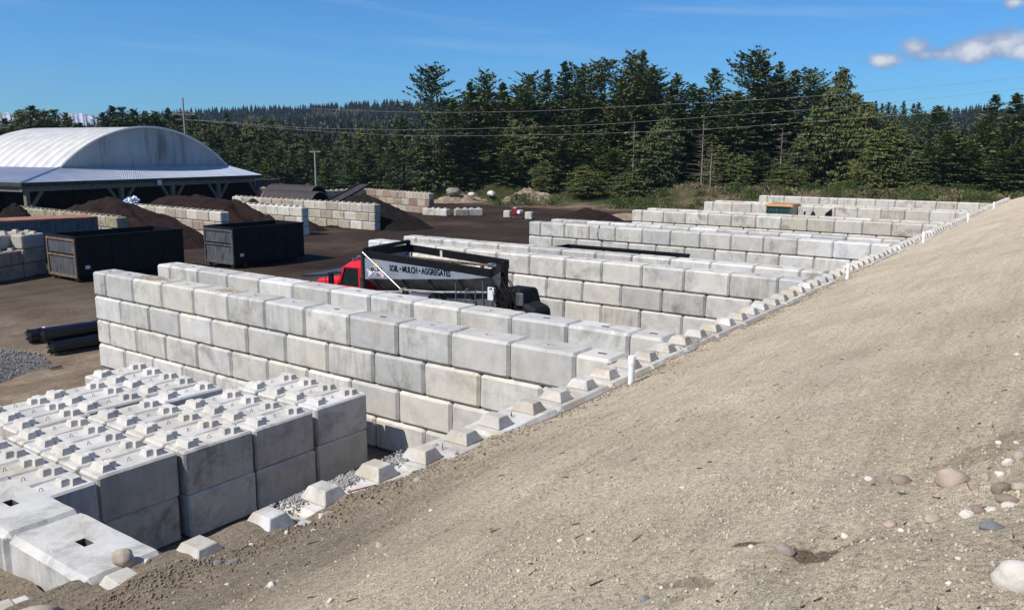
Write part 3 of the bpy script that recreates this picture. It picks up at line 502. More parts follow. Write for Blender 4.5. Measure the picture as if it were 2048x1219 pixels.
# hills behind the trees
AZ = [-20, 3.9, 6.2, 8.1, 9.2, 12, 16, 38, 40.1, 42.2, 46.9, 50.2, 53.5, 57.5, 61, 64, 68, 90]
RZ = [44, 48, 48, 46, 41, 38, 45, 62, 64, 61, 55, 50, 47, 42, 32, 20, 16, 12]
def hill_z(x, y):
    d = np.hypot(x, y); a = np.degrees(np.arctan2(y, x)); s = np.clip((d - 230) / 870, 0, 1.35)
    s = np.where(s > 1, 1 - (s - 1) * .8, s)
    return np.interp(a, AZ, RZ) * s ** 1.25 * (1 + .10 * fbm(x * .006, y * .006, 61, 3)) - .6
az_ = np.radians(np.linspace(-18, 88, 160)); dd = np.linspace(200, 1500, 60)
A_, D_ = np.meshgrid(az_, dd, indexing='ij'); HX, HY = D_ * np.cos(A_), D_ * np.sin(A_)
i = np.arange(A_.size).reshape(A_.shape)
F = np.stack([i[:-1, :-1].ravel(), i[:-1, 1:].ravel(), i[1:, 1:].ravel(), i[1:, :-1].ravel()], 1)
M['hillfloor'] = m_plain('forest_floor', (.05, .05, .028), .95, .1, 0, .3, .05, 0)
tag(link('hills', np_mesh('hills', np.stack([HX.ravel(), HY.ravel(), hill_z(HX, HY).ravel()], 1), F, M['hillfloor'], True)), kind='structure')

def far_trees(n, windows, d0, d1, bare):
    P = []; 
    while len(P) < n:
        k = 4 * n
        w_ = windows[0] if False else None
        a = np.concatenate([rng.uniform(p, q, int(k * (q - p) / sum(b - a_ for a_, b in windows))) for p, q in windows]); 
        d = np.sqrt(rng.uniform(d0**2, d1**2, len(a))); x = d * np.cos(np.radians(a)); y = d * np.sin(np.radians(a))
        nz = fbm(x * .012, y * .012, 71, 3); keep = (nz > .12) if bare else (nz < .22)
        P += list(zip(x[keep], y[keep], d[keep])); random.shuffle(P)
    P = np.array(P[:n]); 
    H = rng.uniform(8, 15, n) * (.85 if bare else 1.) * (1 + .25 * (P[:, 2] > 1000)); W = H * rng.uniform(.13, .2, n) * (2.0 if bare else 1)
    Z = hill_z(P[:, 0], P[:, 1])
    if not bare:
        prof = [(0.06, 1.0), (.40, .45), (.34, .82), (.68, .26), (.62, .55), (1.0, .0)]; k = 6
        ang = np.linspace(0, 2*np.pi, k, endpoint=False)
        V = np.zeros((n, len(prof), k, 3))
        rot = rng.uniform(0, 6.28, n)
        for j, (h, r) in enumerate(prof):
            rr = W[:, None] * r * rng.uniform(.65, 1.3, (n, k)); aa = ang[None] + rot[:, None]
            V[:, j, :, 0] = P[:, 0, None] + rr * np.cos(aa); V[:, j, :, 1] = P[:, 1, None] + rr * np.sin(aa)
            V[:, j, :, 2] = (Z + H * h)[:, None] + (rng.uniform(-.04, .04, (n, k)) * H[:, None] if r else 0)
        idx = np.arange(n * len(prof) * k).reshape(n, len(prof), k); Fs = []
        for j in range(0, len(prof) - 1):
            a, b = idx[:, j, :], idx[:, j+1, :]
            Fs.append(np.stack([a, np.roll(a, -1, 1), np.roll(b, -1, 1), b], -1).reshape(-1, 4))
        return V.reshape(-1, 3), np.concatenate(Fs)
    m = 46
    c = rng.normal(0, 1, (n, m, 3)); c /= np.linalg.norm(c, axis=2, keepdims=True); c *= rng.uniform(.35, 1, (n, m, 1))
    C = np.stack([P[:, 0], P[:, 1], Z + H * .58], 1)[:, None] + c * np.stack([W, W, H * .42], 1)[:, None]
    s = rng.normal(0, 1, (n, m, 4, 3)) * (H * .035)[:, None, None, None] + np.array([0, 0, .2])
    return (C[:, :, None] + s).reshape(-1, 3), np.arange(n * m * 4).reshape(-1, 4)
WIN = [(-1, 17), (36, 76)]
V, F = far_trees(7600, WIN, 240, 1130, False)
tag(link('conifer_wood', np_mesh('conifer_wood', V, F, M['farfir'])), 'dark conifer wood covering the far hillsides behind the yard', 'forest', kind='stuff')
V, F = far_trees(1500, WIN, 230, 1000, True)
tag(link('bare_wood', np_mesh('bare_wood', V, F, M['farbare'])), 'greyish brown bare broadleaf wood between the conifers on the far hillsides', 'forest', kind='stuff')
# snow range far off
n = 260; azs = np.radians(np.linspace(58, 76, n)); D0 = 1900
top = 72 + 8 * fbm(np.linspace(0, 26, n), np.zeros(n), 81, 5) + 5 * np.exp(-((np.degrees(azs) - 63.5) / 1.0) ** 4) + 6 * np.exp(-((np.degrees(azs) - 67.8) / 1.2) ** 4)
V = []; 
for j, (dz, dd_) in enumerate(((-10, 160), (.35, 70), (1, 0), (-10, -60))):
    for a, t in zip(azs, top): 
        zz = t if dz == 1 else (t * .5 + 9 * random.uniform(-1, 1) if dz == .35 else dz)
        V.append(((D0 - dd_) * math.cos(a), (D0 - dd_) * math.sin(a), zz))
i = np.arange(4 * n).reshape(4, n)
F = np.stack([i[:-1, :-1].ravel(), i[:-1, 1:].ravel(), i[1:, 1:].ravel(), i[1:, :-1].ravel()], 1)
tag(link('mountains', np_mesh('mountains', V, F, M['snow'], False)), kind='structure')

# ------------------------------------------------------------------ concrete blocks
M['slot'] = m_plain('slot_shade_and_grime', (.10, .085, .07), .9, .1, 0, .3, 9)  # recess interior coloured dark to paint in its shade, along with some grime
M['slot'] = m_plain('slot_shade_and_grime', (.10, .085, .07), .9, .1, 0, .3, 9)
def block_mesh(name, L, W, H, c=.045, seed=0, recess=False, m_=None, chip=.0055):
    bm = bmesh.new(); bmesh.ops.create_cube(bm, size=1)
    bmesh.ops.scale(bm, vec=(L, W, H), verts=bm.verts); bmesh.ops.translate(bm, vec=(0, 0, H / 2), verts=bm.verts)
    vert_e = [e for e in bm.edges]
    bmesh.ops.bevel(bm, geom=vert_e, offset=c, segments=1, affect='EDGES', clamp_overlap=True)
    for ax, ln in ((0, L), (1, W), (2, H)):
        k = max(2, int(ln / .16))
        for j in range(1, k):
            co = [0, 0, H / 2]; co[ax] = (-ln / 2 + ln * j / k) + (H / 2 if ax == 2 else 0); no = [0, 0, 0]; no[ax] = 1
            bmesh.ops.bisect_plane(bm, geom=bm.verts[:] + bm.edges[:] + bm.faces[:], plane_co=co, plane_no=no, dist=1e-5)
    if recess:
        for ax, a in ((0, .09), (0, -.09), (1, .047), (1, -.047)):
            co = [0, 0, H]; co[ax] = a; no = [0, 0, 0]; no[ax] = 1
            g = [f for f in bm.faces if f.normal.z > .9 and f.calc_center_median().z > H - .01]
            gg = set(g); 
            for f in g: gg.update(f.edges); gg.update(f.verts)
            bmesh.ops.bisect_plane(bm, geom=list(gg), plane_co=co, plane_no=no, dist=1e-5)
        fs = [f for f in bm.faces if f.normal.z > .9 and abs(f.calc_center_median().x) < .089 and abs(f.calc_center_median().y) < .046]
        for f in fs: f.material_index = 1
        for f in fs: f.material_index = 1
        ret = bmesh.ops.extrude_face_region(bm, geom=fs)
        vs = [v for v in ret['geom'] if isinstance(v, bmesh.types.BMVert)]
        bmesh.ops.translate(bm, vec=(0, 0, -.12), verts=vs); bmesh.ops.delete(bm, geom=fs, context='FACES')
    o = Vector((seed * 7.3, seed * 3.1, seed * 1.7))
    for v in bm.verts:
        x, y, z = abs(v.co.x) - (L/2 - c), abs(v.co.y) - (W/2 - c), abs(v.co.z - H/2) - (H/2 - c)
        k = sum(1 for q in (x, y, z) if q > -1e-4)
        n3 = mnoise.noise_vector(v.co * 9 + o)
        if k >= 2: v.co += n3 * chip * (1.6 if k == 3 else 1) - Vector((math.copysign(1, v.co.x) * (x > -1e-4), math.copysign(1, v.co.y) * (y > -1e-4), math.copysign(1, v.co.z - H/2) * (z > -1e-4))) * max(0, mnoise.noise(v.co * 4 + o)) * chip * 2.2
        else: v.co += mnoise.noise_vector(v.co * 3 + o) * .0022
    me = bpy.data.meshes.new(name); bm.to_mesh(me); bm.free(); me.materials.append(m_); me.materials.append(M['slot']); return me
G = .006
def variants(L, m_, recess=False, n=4, W=.745, H=.731, c=.056, seed0=0): return [block_mesh('concrete_block', L - .018, W, H, c, seed0 + i, recess, m_) for i in range(n)]
B_full = variants(1.5, M['conc'], False, 5); B_half = variants(.75, M['conc'], False, 3, seed0=20)
C_full = variants(1.5, M['conc'], True, 5, seed0=40); C_half = variants(.75, M['conc'], True, 2, seed0=60)
F_full = variants(1.5, M['conc_far'], False, 3, seed0=40); F_half = variants(.75, M['conc_far'], False, 2, seed0=60)

def lug_mesh(sx, sy, h, m_, seed=0):
    b = MB(); x, y = sx/2, sy/2; tx, ty = x * .58, y * .66
    b.hexa([(-x,-y,0),(x,-y,0),(x,y,0),(-x,y,0)], [(-tx,-ty,h),(tx,-ty,h),(tx,ty,h),(-tx,ty,h)])
    me = b.mesh('lug', m_, bevel=.008); return me
def notch_lug(m_):
    b = MB(); h = .135
    for (x0, x1, y) in ((-.17, .02, .20), (.0, .17, .10)):
        b.hexa([(x0-.01,-y-.035,-.003),(x1+.02,-y-.035,-.003),(x1+.02,y+.035,-.003),(x0-.01,y+.035,-.003)],
               [(x0+.035,-y+.012,h - (.004 if y < .15 else 0)),(x1-.015,-y+.012,h - (.004 if y < .15 else 0)),(x1-.015,y-.012,h - (.004 if y < .15 else 0)),(x0+.035,y-.012,h - (.004 if y < .15 else 0))])
    return b.mesh('lug', m_, bevel=.006)
def loop_mesh(s=.85):
    b = MB(); pts = [(-.06*s,0,0),(-.03*s,0,.012),(-.032*s,0,.05*s),(0,.004,.075*s),(.03*s,0,.05*s),(.03*s,0,.01),(.07*s,.01,0)]
    b.tube(pts, .0055, 5); return b.mesh('lifting_loop', M['rust_steel'])
LUG = lug_mesh(.34, .40, .135, M['conc_rw']); LUG_OLD = lug_mesh(.26, .36, .11, M['conc_old']); LUG_MOSS = lug_mesh(.26, .36, .11, M['conc_moss']); NLUG = notch_lug(M['conc_lug']); LOOP = loop_mesh()
def jit(a): return random.uniform(-a, a)

def divider(x, yend, ylo, courses, label, full, half, cfull, chalf, z0=0., top_only=0):
    """a dry-stacked wall running along Y from yend down to ylo; each block is a mesh of its own"""
    wl = empty('divider_wall', (x + .375, yend, z0), label=label, cat='wall', group='block divider walls between the new storage bays')
    for ci in range(top_only, courses):
        y = yend; k = 0; startHalf = ((courses - 1 - ci) % 2 == 0); top = ci == courses - 1
        while y - ylo > .4:
            L = .75 if (k == 0 and startHalf) or (y - ylo < 1.45) else 1.5
            pool = (chalf if L < 1 else cfull) if top else (half if L < 1 else full)
            o = link('concrete_block', random.choice(pool), wl, (jit(.010), y - L/2 - yend + jit(.003), ci * .75), (0, jit(.003), R(90) + jit(.006) + (math.pi if random.random() < .5 else 0)))
            y -= L; k += 1
    return wl
WL = [(0., 'nearest divider wall, four pale courses tall, behind the stack of loose lugged blocks', 0),
      (2.12, 'pale grey divider wall just behind the nearest one, running in front of the red spreader truck', 1),
      (11.6, 'three visible courses of pale blocks forming the divider wall behind the spreader truck', 1),
      (13.75, 'flat pale topped divider wall just behind the truck bay wall, before the third bin', 2),
      (23.53, 'divider wall with the black cable hanging on its face, behind the third black bin', 1),
      (25.68, 'divider wall right behind the one with the hanging black cable', 2),
      (35.4, 'divider wall with a row of dark-blotched blocks, in front of the green loader cab', 1),
      (37.55, 'rear partner of the dark-blotched divider wall, its top just below the loader cab', 2),
      (47.3, 'blotchy divider wall directly behind the orange-roofed loader cab', 1),
      (49.45, 'thin strip of pale wall top just behind the wall at the loader cab', 2),
      (59.75, 'farthest block divider wall, against the green bank at the back', 1)]
for x, lab, t in WL:
    far = x > 30
    divider(x, 18.1, .0, 4, lab, F_full if far else B_full, F_half if far else B_half, F_full if far else C_full, F_half if far else C_half, top_only=t if x > 1 else 0)
# wall at the lower left corner of the picture
divider(-9.42, 9.75, .0, 4, 'flat-topped divider wall at the lower left corner, with a round stone resting on it', B_full, B_half, C_full, C_half, top_only=2)

# retaining wall under the soil bank
rw = empty('retaining_wall', (-10.4, -.35, 0), label='long retaining wall with a row of pyramid lugs on top along the soil bank', cat='wall')
k = 0; x = -10.4
RF = variants(1.5, M['conc_rw'], False, 4, W=.70, seed0=80)
while x < 67.5:
    step = (.0 if k % 7 else .03) * (1 if k > 3 else 0)
    b = link('concrete_block', random.choice(RF), rw, (x + .75 + 10.4, jit(.02), 2.262 + jit(.008) + (0 if x > -8 else -.02)), (0, 0, jit(.008)))
    for s in (-.39, .39): link('lug', LUG, b, (s, -.005 + jit(.01), .735), (0, 0, jit(.03)))
    if k < 14: link('lifting_loop', LOOP, b, (jit(.03), jit(.06), .736), (0, 0, R(50) + jit(.4)))
    x += 1.5; k += 1
b = MB()
for i in range(3):
    xx = -10.4
    while xx < 67.5: b.box((xx + .006 + 10.4 - (.75 if i % 2 else 0), -.345, i * .75 + .004), (xx + 1.494 + 10.4 - (.75 if i % 2 else 0), .345, i * .75 + .744)); xx += 1.5
b.build('lower_courses', M['conc'], rw, bevel=.03)
# buried lugged block beyond the first divider wall, bottom left corner
b = link('concrete_block', block_mesh('concrete_block', 1.49, .74, .74, .045, 99, False, M['conc']))
b.location = (-10.36, .40, 2.02); b.rotation_euler = (R(2), 0, R(-6))
tag(b, 'mostly buried concrete block in the bottom left corner, one lug showing', 'block')
for s in (-.39, .42): link('lug', LUG, b, (s, 0, .735))

# ------------------------------------------------------------------ stack of loose lugged blocks
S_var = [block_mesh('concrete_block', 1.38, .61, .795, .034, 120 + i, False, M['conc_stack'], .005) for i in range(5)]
ORD = ['front', 'second', 'third', 'fourth', 'fifth', 'sixth', 'seventh', 'eighth', 'ninth', 'tenth']
colname = ['the column beside the tall divider wall', 'the second column from the divider wall', 'the third column from the divider wall', 'the fourth column from the divider wall', 'the fifth column, behind the corner wall', 'the leftmost column at the photo edge']
cols = [(-1.50, [5.80, 6.44, 7.08, 7.74]), (-3.0, [5.74, 6.38, 7.0, 7.62, 8.60, 9.33, 9.97, 10.60, 11.28]),
        (-4.42, [5.75, 6.37, 7.02, 7.72, 8.38, 9.20, 9.86, 10.50]), (-5.83, [5.86, 6.50, 7.13, 7.76, 8.39, 9.08, 9.72, 10.36]),
        (-7.25, [5.72, 6.36, 7.0, 7.64, 8.28, 8.95, 9.6]), (-8.68, [6.9, 7.54, 8.18, 8.82, 9.46])]
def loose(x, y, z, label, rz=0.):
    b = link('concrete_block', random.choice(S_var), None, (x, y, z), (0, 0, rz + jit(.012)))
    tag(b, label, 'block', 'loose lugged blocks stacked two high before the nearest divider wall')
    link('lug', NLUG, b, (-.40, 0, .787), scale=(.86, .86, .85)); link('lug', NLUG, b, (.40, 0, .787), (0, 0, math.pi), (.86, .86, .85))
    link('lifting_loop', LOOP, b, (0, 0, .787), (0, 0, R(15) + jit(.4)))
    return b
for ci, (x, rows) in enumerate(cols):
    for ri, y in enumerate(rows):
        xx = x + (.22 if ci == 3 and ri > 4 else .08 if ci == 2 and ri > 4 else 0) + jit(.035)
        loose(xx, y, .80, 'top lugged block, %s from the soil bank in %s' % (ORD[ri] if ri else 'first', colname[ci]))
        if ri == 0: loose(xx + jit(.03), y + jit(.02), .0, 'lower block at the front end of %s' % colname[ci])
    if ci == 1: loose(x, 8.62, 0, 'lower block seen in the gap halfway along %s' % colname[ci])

# fallen stones, gravel on the wall
def stone(x, y, z, s, key, label, sq=(1, .8, .7), seed=0, cat='stone', grp='stones lying on the soil bank'):
    bm = bmesh.new(); bmesh.ops.create_icosphere(bm, subdivisions=3, radius=s / 2)
    o = Vector((seed * 3.7, seed, 2.2)); 
    sq = (sq[0] * random.uniform(.85, 1.15), sq[1] * random.uniform(.85, 1.2), sq[2] * random.uniform(.8, 1.15))
    for v in bm.verts:
        n_ = v.co.normalized(); v.co *= 1 + .26 * mnoise.noise(n_ * 1.2 + o) + .07 * mnoise.noise(n_ * 3.4 + o) + .03 * mnoise.noise(n_ * 9 + o)
        v.co = Vector((v.co.x * sq[0], v.co.y * sq[1], v.co.z * sq[2]))
    me = bpy.data.meshes.new('stone'); bm.to_mesh(me); bm.free(); me.materials.append(M['stone_' + key])
    me.polygons.foreach_set('use_smooth', [True] * len(me.polygons))
    o_ = link('stone', me, None, (x, y, z + s * sq[2] * .33), (0, 0, random.uniform(0, 6)))
    return tag(o_, label, cat, grp)
camx, camy = -12.4856, -6.6817
WORDS = ['first','second','third','fourth','fifth','sixth','seventh','eighth','ninth','tenth','eleventh','twelfth','thirteenth','fourteenth','fifteenth','sixteenth','seventeenth','eighteenth','nineteenth','twentieth']
def word(i):
    if i < 20: return WORDS[i]
    t = ['twenty','thirty','forty','fifty','sixty','seventy','eighty','ninety'][(i + 1) // 10 - 2]; r = (i + 1) % 10
    return (t + '-' + WORDS[r - 1]) if r else {'twenty':'twentieth','thirty':'thirtieth','forty':'fortieth','fifty':'fiftieth','sixty':'sixtieth','seventy':'seventieth'}[t]
cnt = {}
RS = sorted(ROCKS, key=lambda q: -math.atan2(q[1] - camy, q[0] - camx))
tot = {k: sum(1 for q in RS if q[3] == k) for k in STONE}
for i, (x, y, s, k) in enumerate(RS):
    size = 'pebble-sized' if s < .06 else ('fist-sized' if s < .16 else 'large')
    j = cnt[(size, k)] = cnt.get((size, k), 0) + 1
    lab = '%s %s stone on the soil bank, %s such from the left' % (size, STONE[k][0], word(j - 1))
    stone(x, y, mz(x, y) - .16 * s, s * 1.08, k, lab, seed=i + 1)
stone(-9.03, .07, 2.985, .19, 't', 'round sandy brown ball-like stone sitting on the flat wall top, lower left', (1, .96, .95), 77)
stone(-9.98, -.30, 2.98, .34, 't', 'half buried broken lump at the lower left corner, below the buried block', (1.3, .7, .55), 78)
stone(-5.2, -.62, 3.0, .05, 't', 'tiny brown stone on the retaining wall top near the lug by the loose stack', (1, 1, .7), 79)

# loose pebbles and clods: nobody could count these
def pebbles(name, pts, smin, smax, mat_, label, cat, tallpow=2.6):
    n = len(pts); s = smin + (smax - smin) * rng.uniform(0, 1, n) ** tallpow
    base = np.array([(1,0,0),(0,1,0),(-1,0,0),(0,-1,0),(0,0,.8),(0,0,-.8)], float)
    V = base[None] * s[:, None, None] * rng.uniform(.55, 1.25, (n, 6, 3)); a = rng.uniform(0, 6.28, n)
    c, s_ = np.cos(a)[:, None], np.sin(a)[:, None]
    X = V[:, :, 0] * c - V[:, :, 1] * s_; Y = V[:, :, 0] * s_ + V[:, :, 1] * c
    V = np.stack([X, Y, V[:, :, 2]], 2) + pts[:, None]
    fb = np.array([(0,1,4),(1,2,4),(2,3,4),(3,0,4),(1,0,5),(2,1,5),(3,2,5),(0,3,5)])
    F = (fb[None] + (np.arange(n) * 6)[:, None, None]).reshape(-1, 3)
    return tag(link(name, np_mesh(name, V.reshape(-1, 3), F, mat_)), label, cat, kind='stuff')
def scatter(n, power=1.9, ymax=-.55):
    d = 1.2 + 50 * rng.uniform(0, 1, n) ** power * 1.; a = np.radians(rng.uniform(-6, 62, n))
    x = camx + d * np.cos(a); y = camy + d * np.sin(a); k = (y < ymax) & (x > -12.8); return x[k], y[k]
x, y = scatter(26000, 2.2)
nz = fbm(x * 1.1, y * 1.1, 91, 4); k = rng.uniform(0, 1, len(x)) < .25 + 1.1 * sst(.0, .5, nz); x, y = x[k], y[k]
for cx, cy, rr in CLUST:
    m_ = int(650 * rr); x = np.concatenate([x, rng.normal(cx, rr * .55, m_)]); y = np.concatenate([y, rng.normal(cy, rr * .40, m_)])
k = y < -.5; x, y = x[k], y[k]
M['peb'] = m_stone('pale_pebbles', (.50, .45, .37)); M['clod'] = m_stone('soil_clods', (.46, .395, .30))
xa, ya = scatter(26000, 2.6); x = np.concatenate([x, xa]); y = np.concatenate([y, ya]); pm = rng.permutation(len(x)); x, y = x[pm], y[pm]
z = mound(x, y); h = len(x) // 2
pebbles('pebbles', np.stack([x[:h], y[:h], z[:h] + .002], 1), .003, .017, M['peb'], 'pale pebbles scattered over the sandy soil bank', 'pebbles', 4)
pebbles('soil_clods', np.stack([x[h:], y[h:], z[h:] + .002], 1), .004, .020, M['clod'], 'brown crumbs and clods of soil scattered over the bank', 'soil clods', 3.2)
# darker clods along the edge where the soil meets the wall
m_ = 6500; x = -10.2 + 26 * rng.uniform(0, 1, m_) ** 1.7; y = -.60 - np.abs(rng.normal(0, .30, m_)); M['clod_d'] = m_stone('damp_clods', (.23, .18, .125))
pebbles('damp_clods', np.stack([x, y, mound(x, y) + .004], 1), .004, .026, M['clod_d'], 'damp dark clods and crumbs along the foot of the wall lugs', 'soil clods', 2.6)
x = rng.uniform(-11.5, -9.5, 1500); y = rng.uniform(-.1, 3, 1500)
pebbles('clods', np.stack([x, y, 2.69 - .07 * sst(.3, 2.2, y) + .02], 1), .006, .03, M['clod_d'], 'brown clods on the soil pocket in the bottom left corner', 'soil clods')
# crushed rubble spilled on the wall top around two lugs
x = np.concatenate([rng.normal(-6.9, .30, 1500), rng.normal(2.2, .35, 900), rng.normal(-6.0, .3, 500)]); y = np.concatenate([rng.uniform(-.24, -.02, 1500) - np.abs(rng.normal(0, .05, 1500)), rng.uniform(-.6, -.05, 900), rng.uniform(-.3, -.02, 500)])
M['rub'] = m_stone('crushed_rubble', (.36, .35, .32))
pebbles('rubble', np.stack([x, y, np.full(len(x), 3.008)], 1), .007, .026, M['rub'], 'grey crushed rubble spilled on the retaining wall top', 'rubble')
# thin drifts of sand left on the wall tops
x = np.concatenate([rng.normal(.40, .16, 900), rng.normal(.4, .13, 300)]); y = np.concatenate([rng.normal(15.3, .32, 900), rng.normal(11.9, .25, 300)])
k = (x > .06) & (x < .69); x, y = x[k], y[k]
M['sandgrain'] = m_stone('sand_grains', (.42, .34, .23)); pebbles('spilled_sand', np.stack([x, y, np.full(len(x), 2.985)], 1), .008, .03, M['sandgrain'], 'tan sand spilled on the tops of the nearest divider wall', 'sand')
# twigs
n = 900; x, y = scatter(int(n * 1.3), 1.7, -.9); n = len(x); a = rng.normal(R(-10), .8, n); L_ = .006 + .045 * rng.uniform(0, 1, n) ** 4; t_ = .0012 + .002 * rng.uniform(0, 1, n)
z = mound(x, y) + .006; V = np.zeros((n, 4, 3)); ca, sa = np.cos(a), np.sin(a)
for j, (u, v_) in enumerate(((-1, -1), (1, -.4), (1, .4), (-1, 1))):
    V[:, j, 0] = x + u * L_ * ca - v_ * t_ * sa; V[:, j, 1] = y + u * L_ * sa + v_ * t_ * ca; V[:, j, 2] = z + (j in (1, 2)) * rng.uniform(0, .012, n)
V2 = V.copy(); V2[:, :, 2] -= .006
F = np.arange(n * 4).reshape(n, 4); idx = np.arange(n * 4).reshape(n, 4) 
side = np.concatenate([np.stack([idx[:, i], idx[:, (i+1) % 4], idx[:, (i+1) % 4] + n*4, idx[:, i] + n*4], 1) for i in range(4)])
tag(link('twigs', np_mesh('twigs', np.concatenate([V.reshape(-1, 3), V2.reshape(-1, 3)]), np.concatenate([F, side]), M['trunk'])), 'dark twigs and needles littering the soil bank', 'twigs', kind='stuff')
b = MB(); b.tube([(-6.84, -.47, 3.03), (-6.70, -.55, 3.045), (-6.55, -.61, 3.05)], [.009, .010, .008], 6)
M['redwood'] = m_plain('reddish_stick', (.30, .11, .06), .8, .2, 0, .2, 6)
tag(b.build('stick', M['redwood']), 'short reddish stick lying beside the third lug of the retaining wall', 'stick')

# white drain pipes standing behind the wall
pv = ['nearest', 'second nearest', 'third nearest', 'fourth nearest', 'farthest']
for i, (x, y) in enumerate([(-1.20, -.93), (12.15, -.97), (24.6, -.95), (38.0, -.95), (50.7, -.95)]):
    z0 = mz(x, y) - .12; t = empty('drain_pipe', (x, y, z0), label='white drain pipe standing in soil at the retaining wall, the %s of five' % pv[i], cat='pipe', group='white pipes along the retaining wall')
    tl = [(.0, 0), (.02, 0), (.05, .03), (.08, .02), (.08, .02)][i]
    b = MB(); b.tube([(0, 0, 0), (tl[0], tl[1], .50)], .052, 16); b.build('pipe', M['pvc'], t, True)
    b = MB(); b.tube([(tl[0]*.82, tl[1]*.82, .44), (tl[0], tl[1], .56), (tl[0], tl[1], .575)], [.060, .060, .052], 16); b.build('cap', M['pvc'], t, True)

# ------------------------------------------------------------------ the spreader truck
T = empty('spreader_truck', (7.4, 11, 0), label='red-cabbed spreader truck with a silver and black hopper between divider walls', cat='truck')
TO = Vector((7.4, 11, 0))
class TB(MB):
    def build(s, name, mats, parent=None, smooth=False, bevel=0, **k):
        s.v = [tuple(Vector(v) - TO) for v in s.v]; return MB.build(s, name, mats, parent or T, smooth, bevel)
# hopper corners: near side x 6.2, far side x 8.6; rear edge is skewed a little
NL, NR, FL, FR = (6.25, 12.72), (6.18, 7.46), (8.62, 12.95), (8.30, 8.35)
def rim(name, zt0, zt1, dz0, dz1, th=.07):
    b = TB()
    def seg(p, q, zp, zq, hp, hq):
        d = Vector((q[0]-p[0], q[1]-p[1], 0)).normalized(); nn = Vector((-d.y, d.x, 0)) * th
        P_, Q_ = Vector((*p, 0)), Vector((*q, 0))
        b.hexa([P_+Vector((0,0,zp-hp)), Q_+Vector((0,0,zq-hq)), Q_+nn+Vector((0,0,zq-hq)), P_+nn+Vector((0,0,zp-hp))], [P_+Vector((0,0,zp)), Q_+Vector((0,0,zq)), Q_+nn+Vector((0,0,zq)), P_+nn+Vector((0,0,zp))])
    seg(NR, FR, zt1, zt1, dz1, dz1); seg(FR, FL, zt1, zt0, dz1, dz0); seg(FL, NL, zt0, zt0, dz0, dz0); seg(NL, NR, zt0, zt1, dz0, dz1)
    return b
rim('r', 3.43, 3.28, .23, .24).build('hopper_rim', M['black_steel'], bevel=.008)
b = TB()   # far inner lining and front board, worn
b.hexa([(7.9, 8.6, 2.5), (8.2, 8.6, 3.02), (8.45, 12.8, 3.15), (8.0, 12.7, 2.4)], [(7.88, 8.6, 2.53), (8.18, 8.6, 3.05), (8.43, 12.8, 3.18), (7.98, 12.7, 2.43)])
M['liner'] = m_plain('worn_pale_liner', (.52, .48, .40), .7, .2, 0, .3, 4)
b.build('hopper_liner', M['liner'])
b = TB(); b.box((8.17, 8.6, 3.02), (8.25, 12.8, 3.07)); 
for y in (9.3, 10.6, 11.7): b.box((8.05, y - .03, 2.6), (8.22, y + .03, 3.04))
b.build('rusty_rail', M['rust_steel'])
b = TB()
b = None
for y in (9.9, 11.3): b = TB(); b.box((8.42, y - .05, 3.06), (8.47, y + .05, 3.34)); b.build('hopper_bracket', M['liner'])
M['endplate'] = m_plain('grey_end_plate', (.20, .215, .24), .5, .4, .1, .2, 2)
M['endplate'] = m_plain('grey_end_plate', (.20, .215, .24), .5, .4, .1, .2, 2)
# side panel (tapers to the rear), lettering stands on it
b = TB(); PX = 6.20
b.hexa([(PX, 12.68, 2.50), (PX, 8.5, 2.90), (PX+.05, 8.5, 2.90), (PX+.05, 12.68, 2.50)], [(PX, 12.68, 3.20), (PX, 7.50, 3.045), (PX+.05, 7.50, 3.045), (PX+.05, 12.68, 3.20)])
panel = b.build('side_panel', M['silver'])
b = TB()   # sloping hopper side below the panel, rear end plate, front plate
b.hexa([(6.85, 12.55, 2.05), (6.85, 8.3, 2.45), (6.90, 8.3, 2.45), (6.90, 12.55, 2.05)], [(PX+.01, 12.62, 2.50), (PX+.01, 8.45, 2.90), (PX+.06, 8.45, 2.90), (PX+.06, 12.62, 2.50)])
b.hexa([(6.85, 8.3, 2.45), (6.85, 7.62, 2.5), (6.90, 7.62, 2.5), (6.90, 8.3, 2.45)], [(PX+.01, 8.45, 2.90), (PX+.01, 7.5, 3.04), (PX+.06, 7.5, 3.04), (PX+.06, 8.45, 2.90)])
b.hexa([(7.75, 8.5, 2.4), (7.75, 12.7, 2.1), (7.80, 12.7, 2.1), (7.80, 8.5, 2.4)], [(8.30, 8.38, 3.03), (8.60, 12.9, 3.2), (8.66, 12.9, 3.2), (8.36, 8.38, 3.03)])
b.build('hopper_side', M['steel'])
b = TB()
b.hexa([(6.85, 7.75, 2.35), (7.75, 8.1, 2.35), (7.75, 8.16, 2.35), (6.85, 7.81, 2.35)], [(6.19, 7.49, 3.04), (8.30, 8.37, 3.04), (8.30, 8.43, 3.04), (6.19, 7.55, 3.04)])
b.hexa([(6.85, 12.6, 2.1), (7.8, 12.7, 2.1), (7.8, 12.76, 2.1), (6.85, 12.66, 2.1)], [(6.24, 12.66, 3.2), (8.6, 12.86, 3.2), (8.6, 12.92, 3.2), (6.24, 12.72, 3.2)])
b.build('hopper_end', M['endplate'])
b = TB()
for y in (12.3, 11.05, 9.95, 8.75):
    zb = 2.05 + (12.5 - y) * .094; zt = 2.50 + (12.6 - y) * .094
    b = TB(); b.hexa([(6.72, y-.32, zb-.35), (6.72, y-.24, zb-.35), (6.80, y-.24, zb-.35), (6.80, y-.32, zb-.35)], [(6.13, y-.04, zt), (6.13, y+.06, zt), (6.22, y+.06, zt), (6.22, y-.04, zt)])
    b.build('rib', M['grey_steel'])
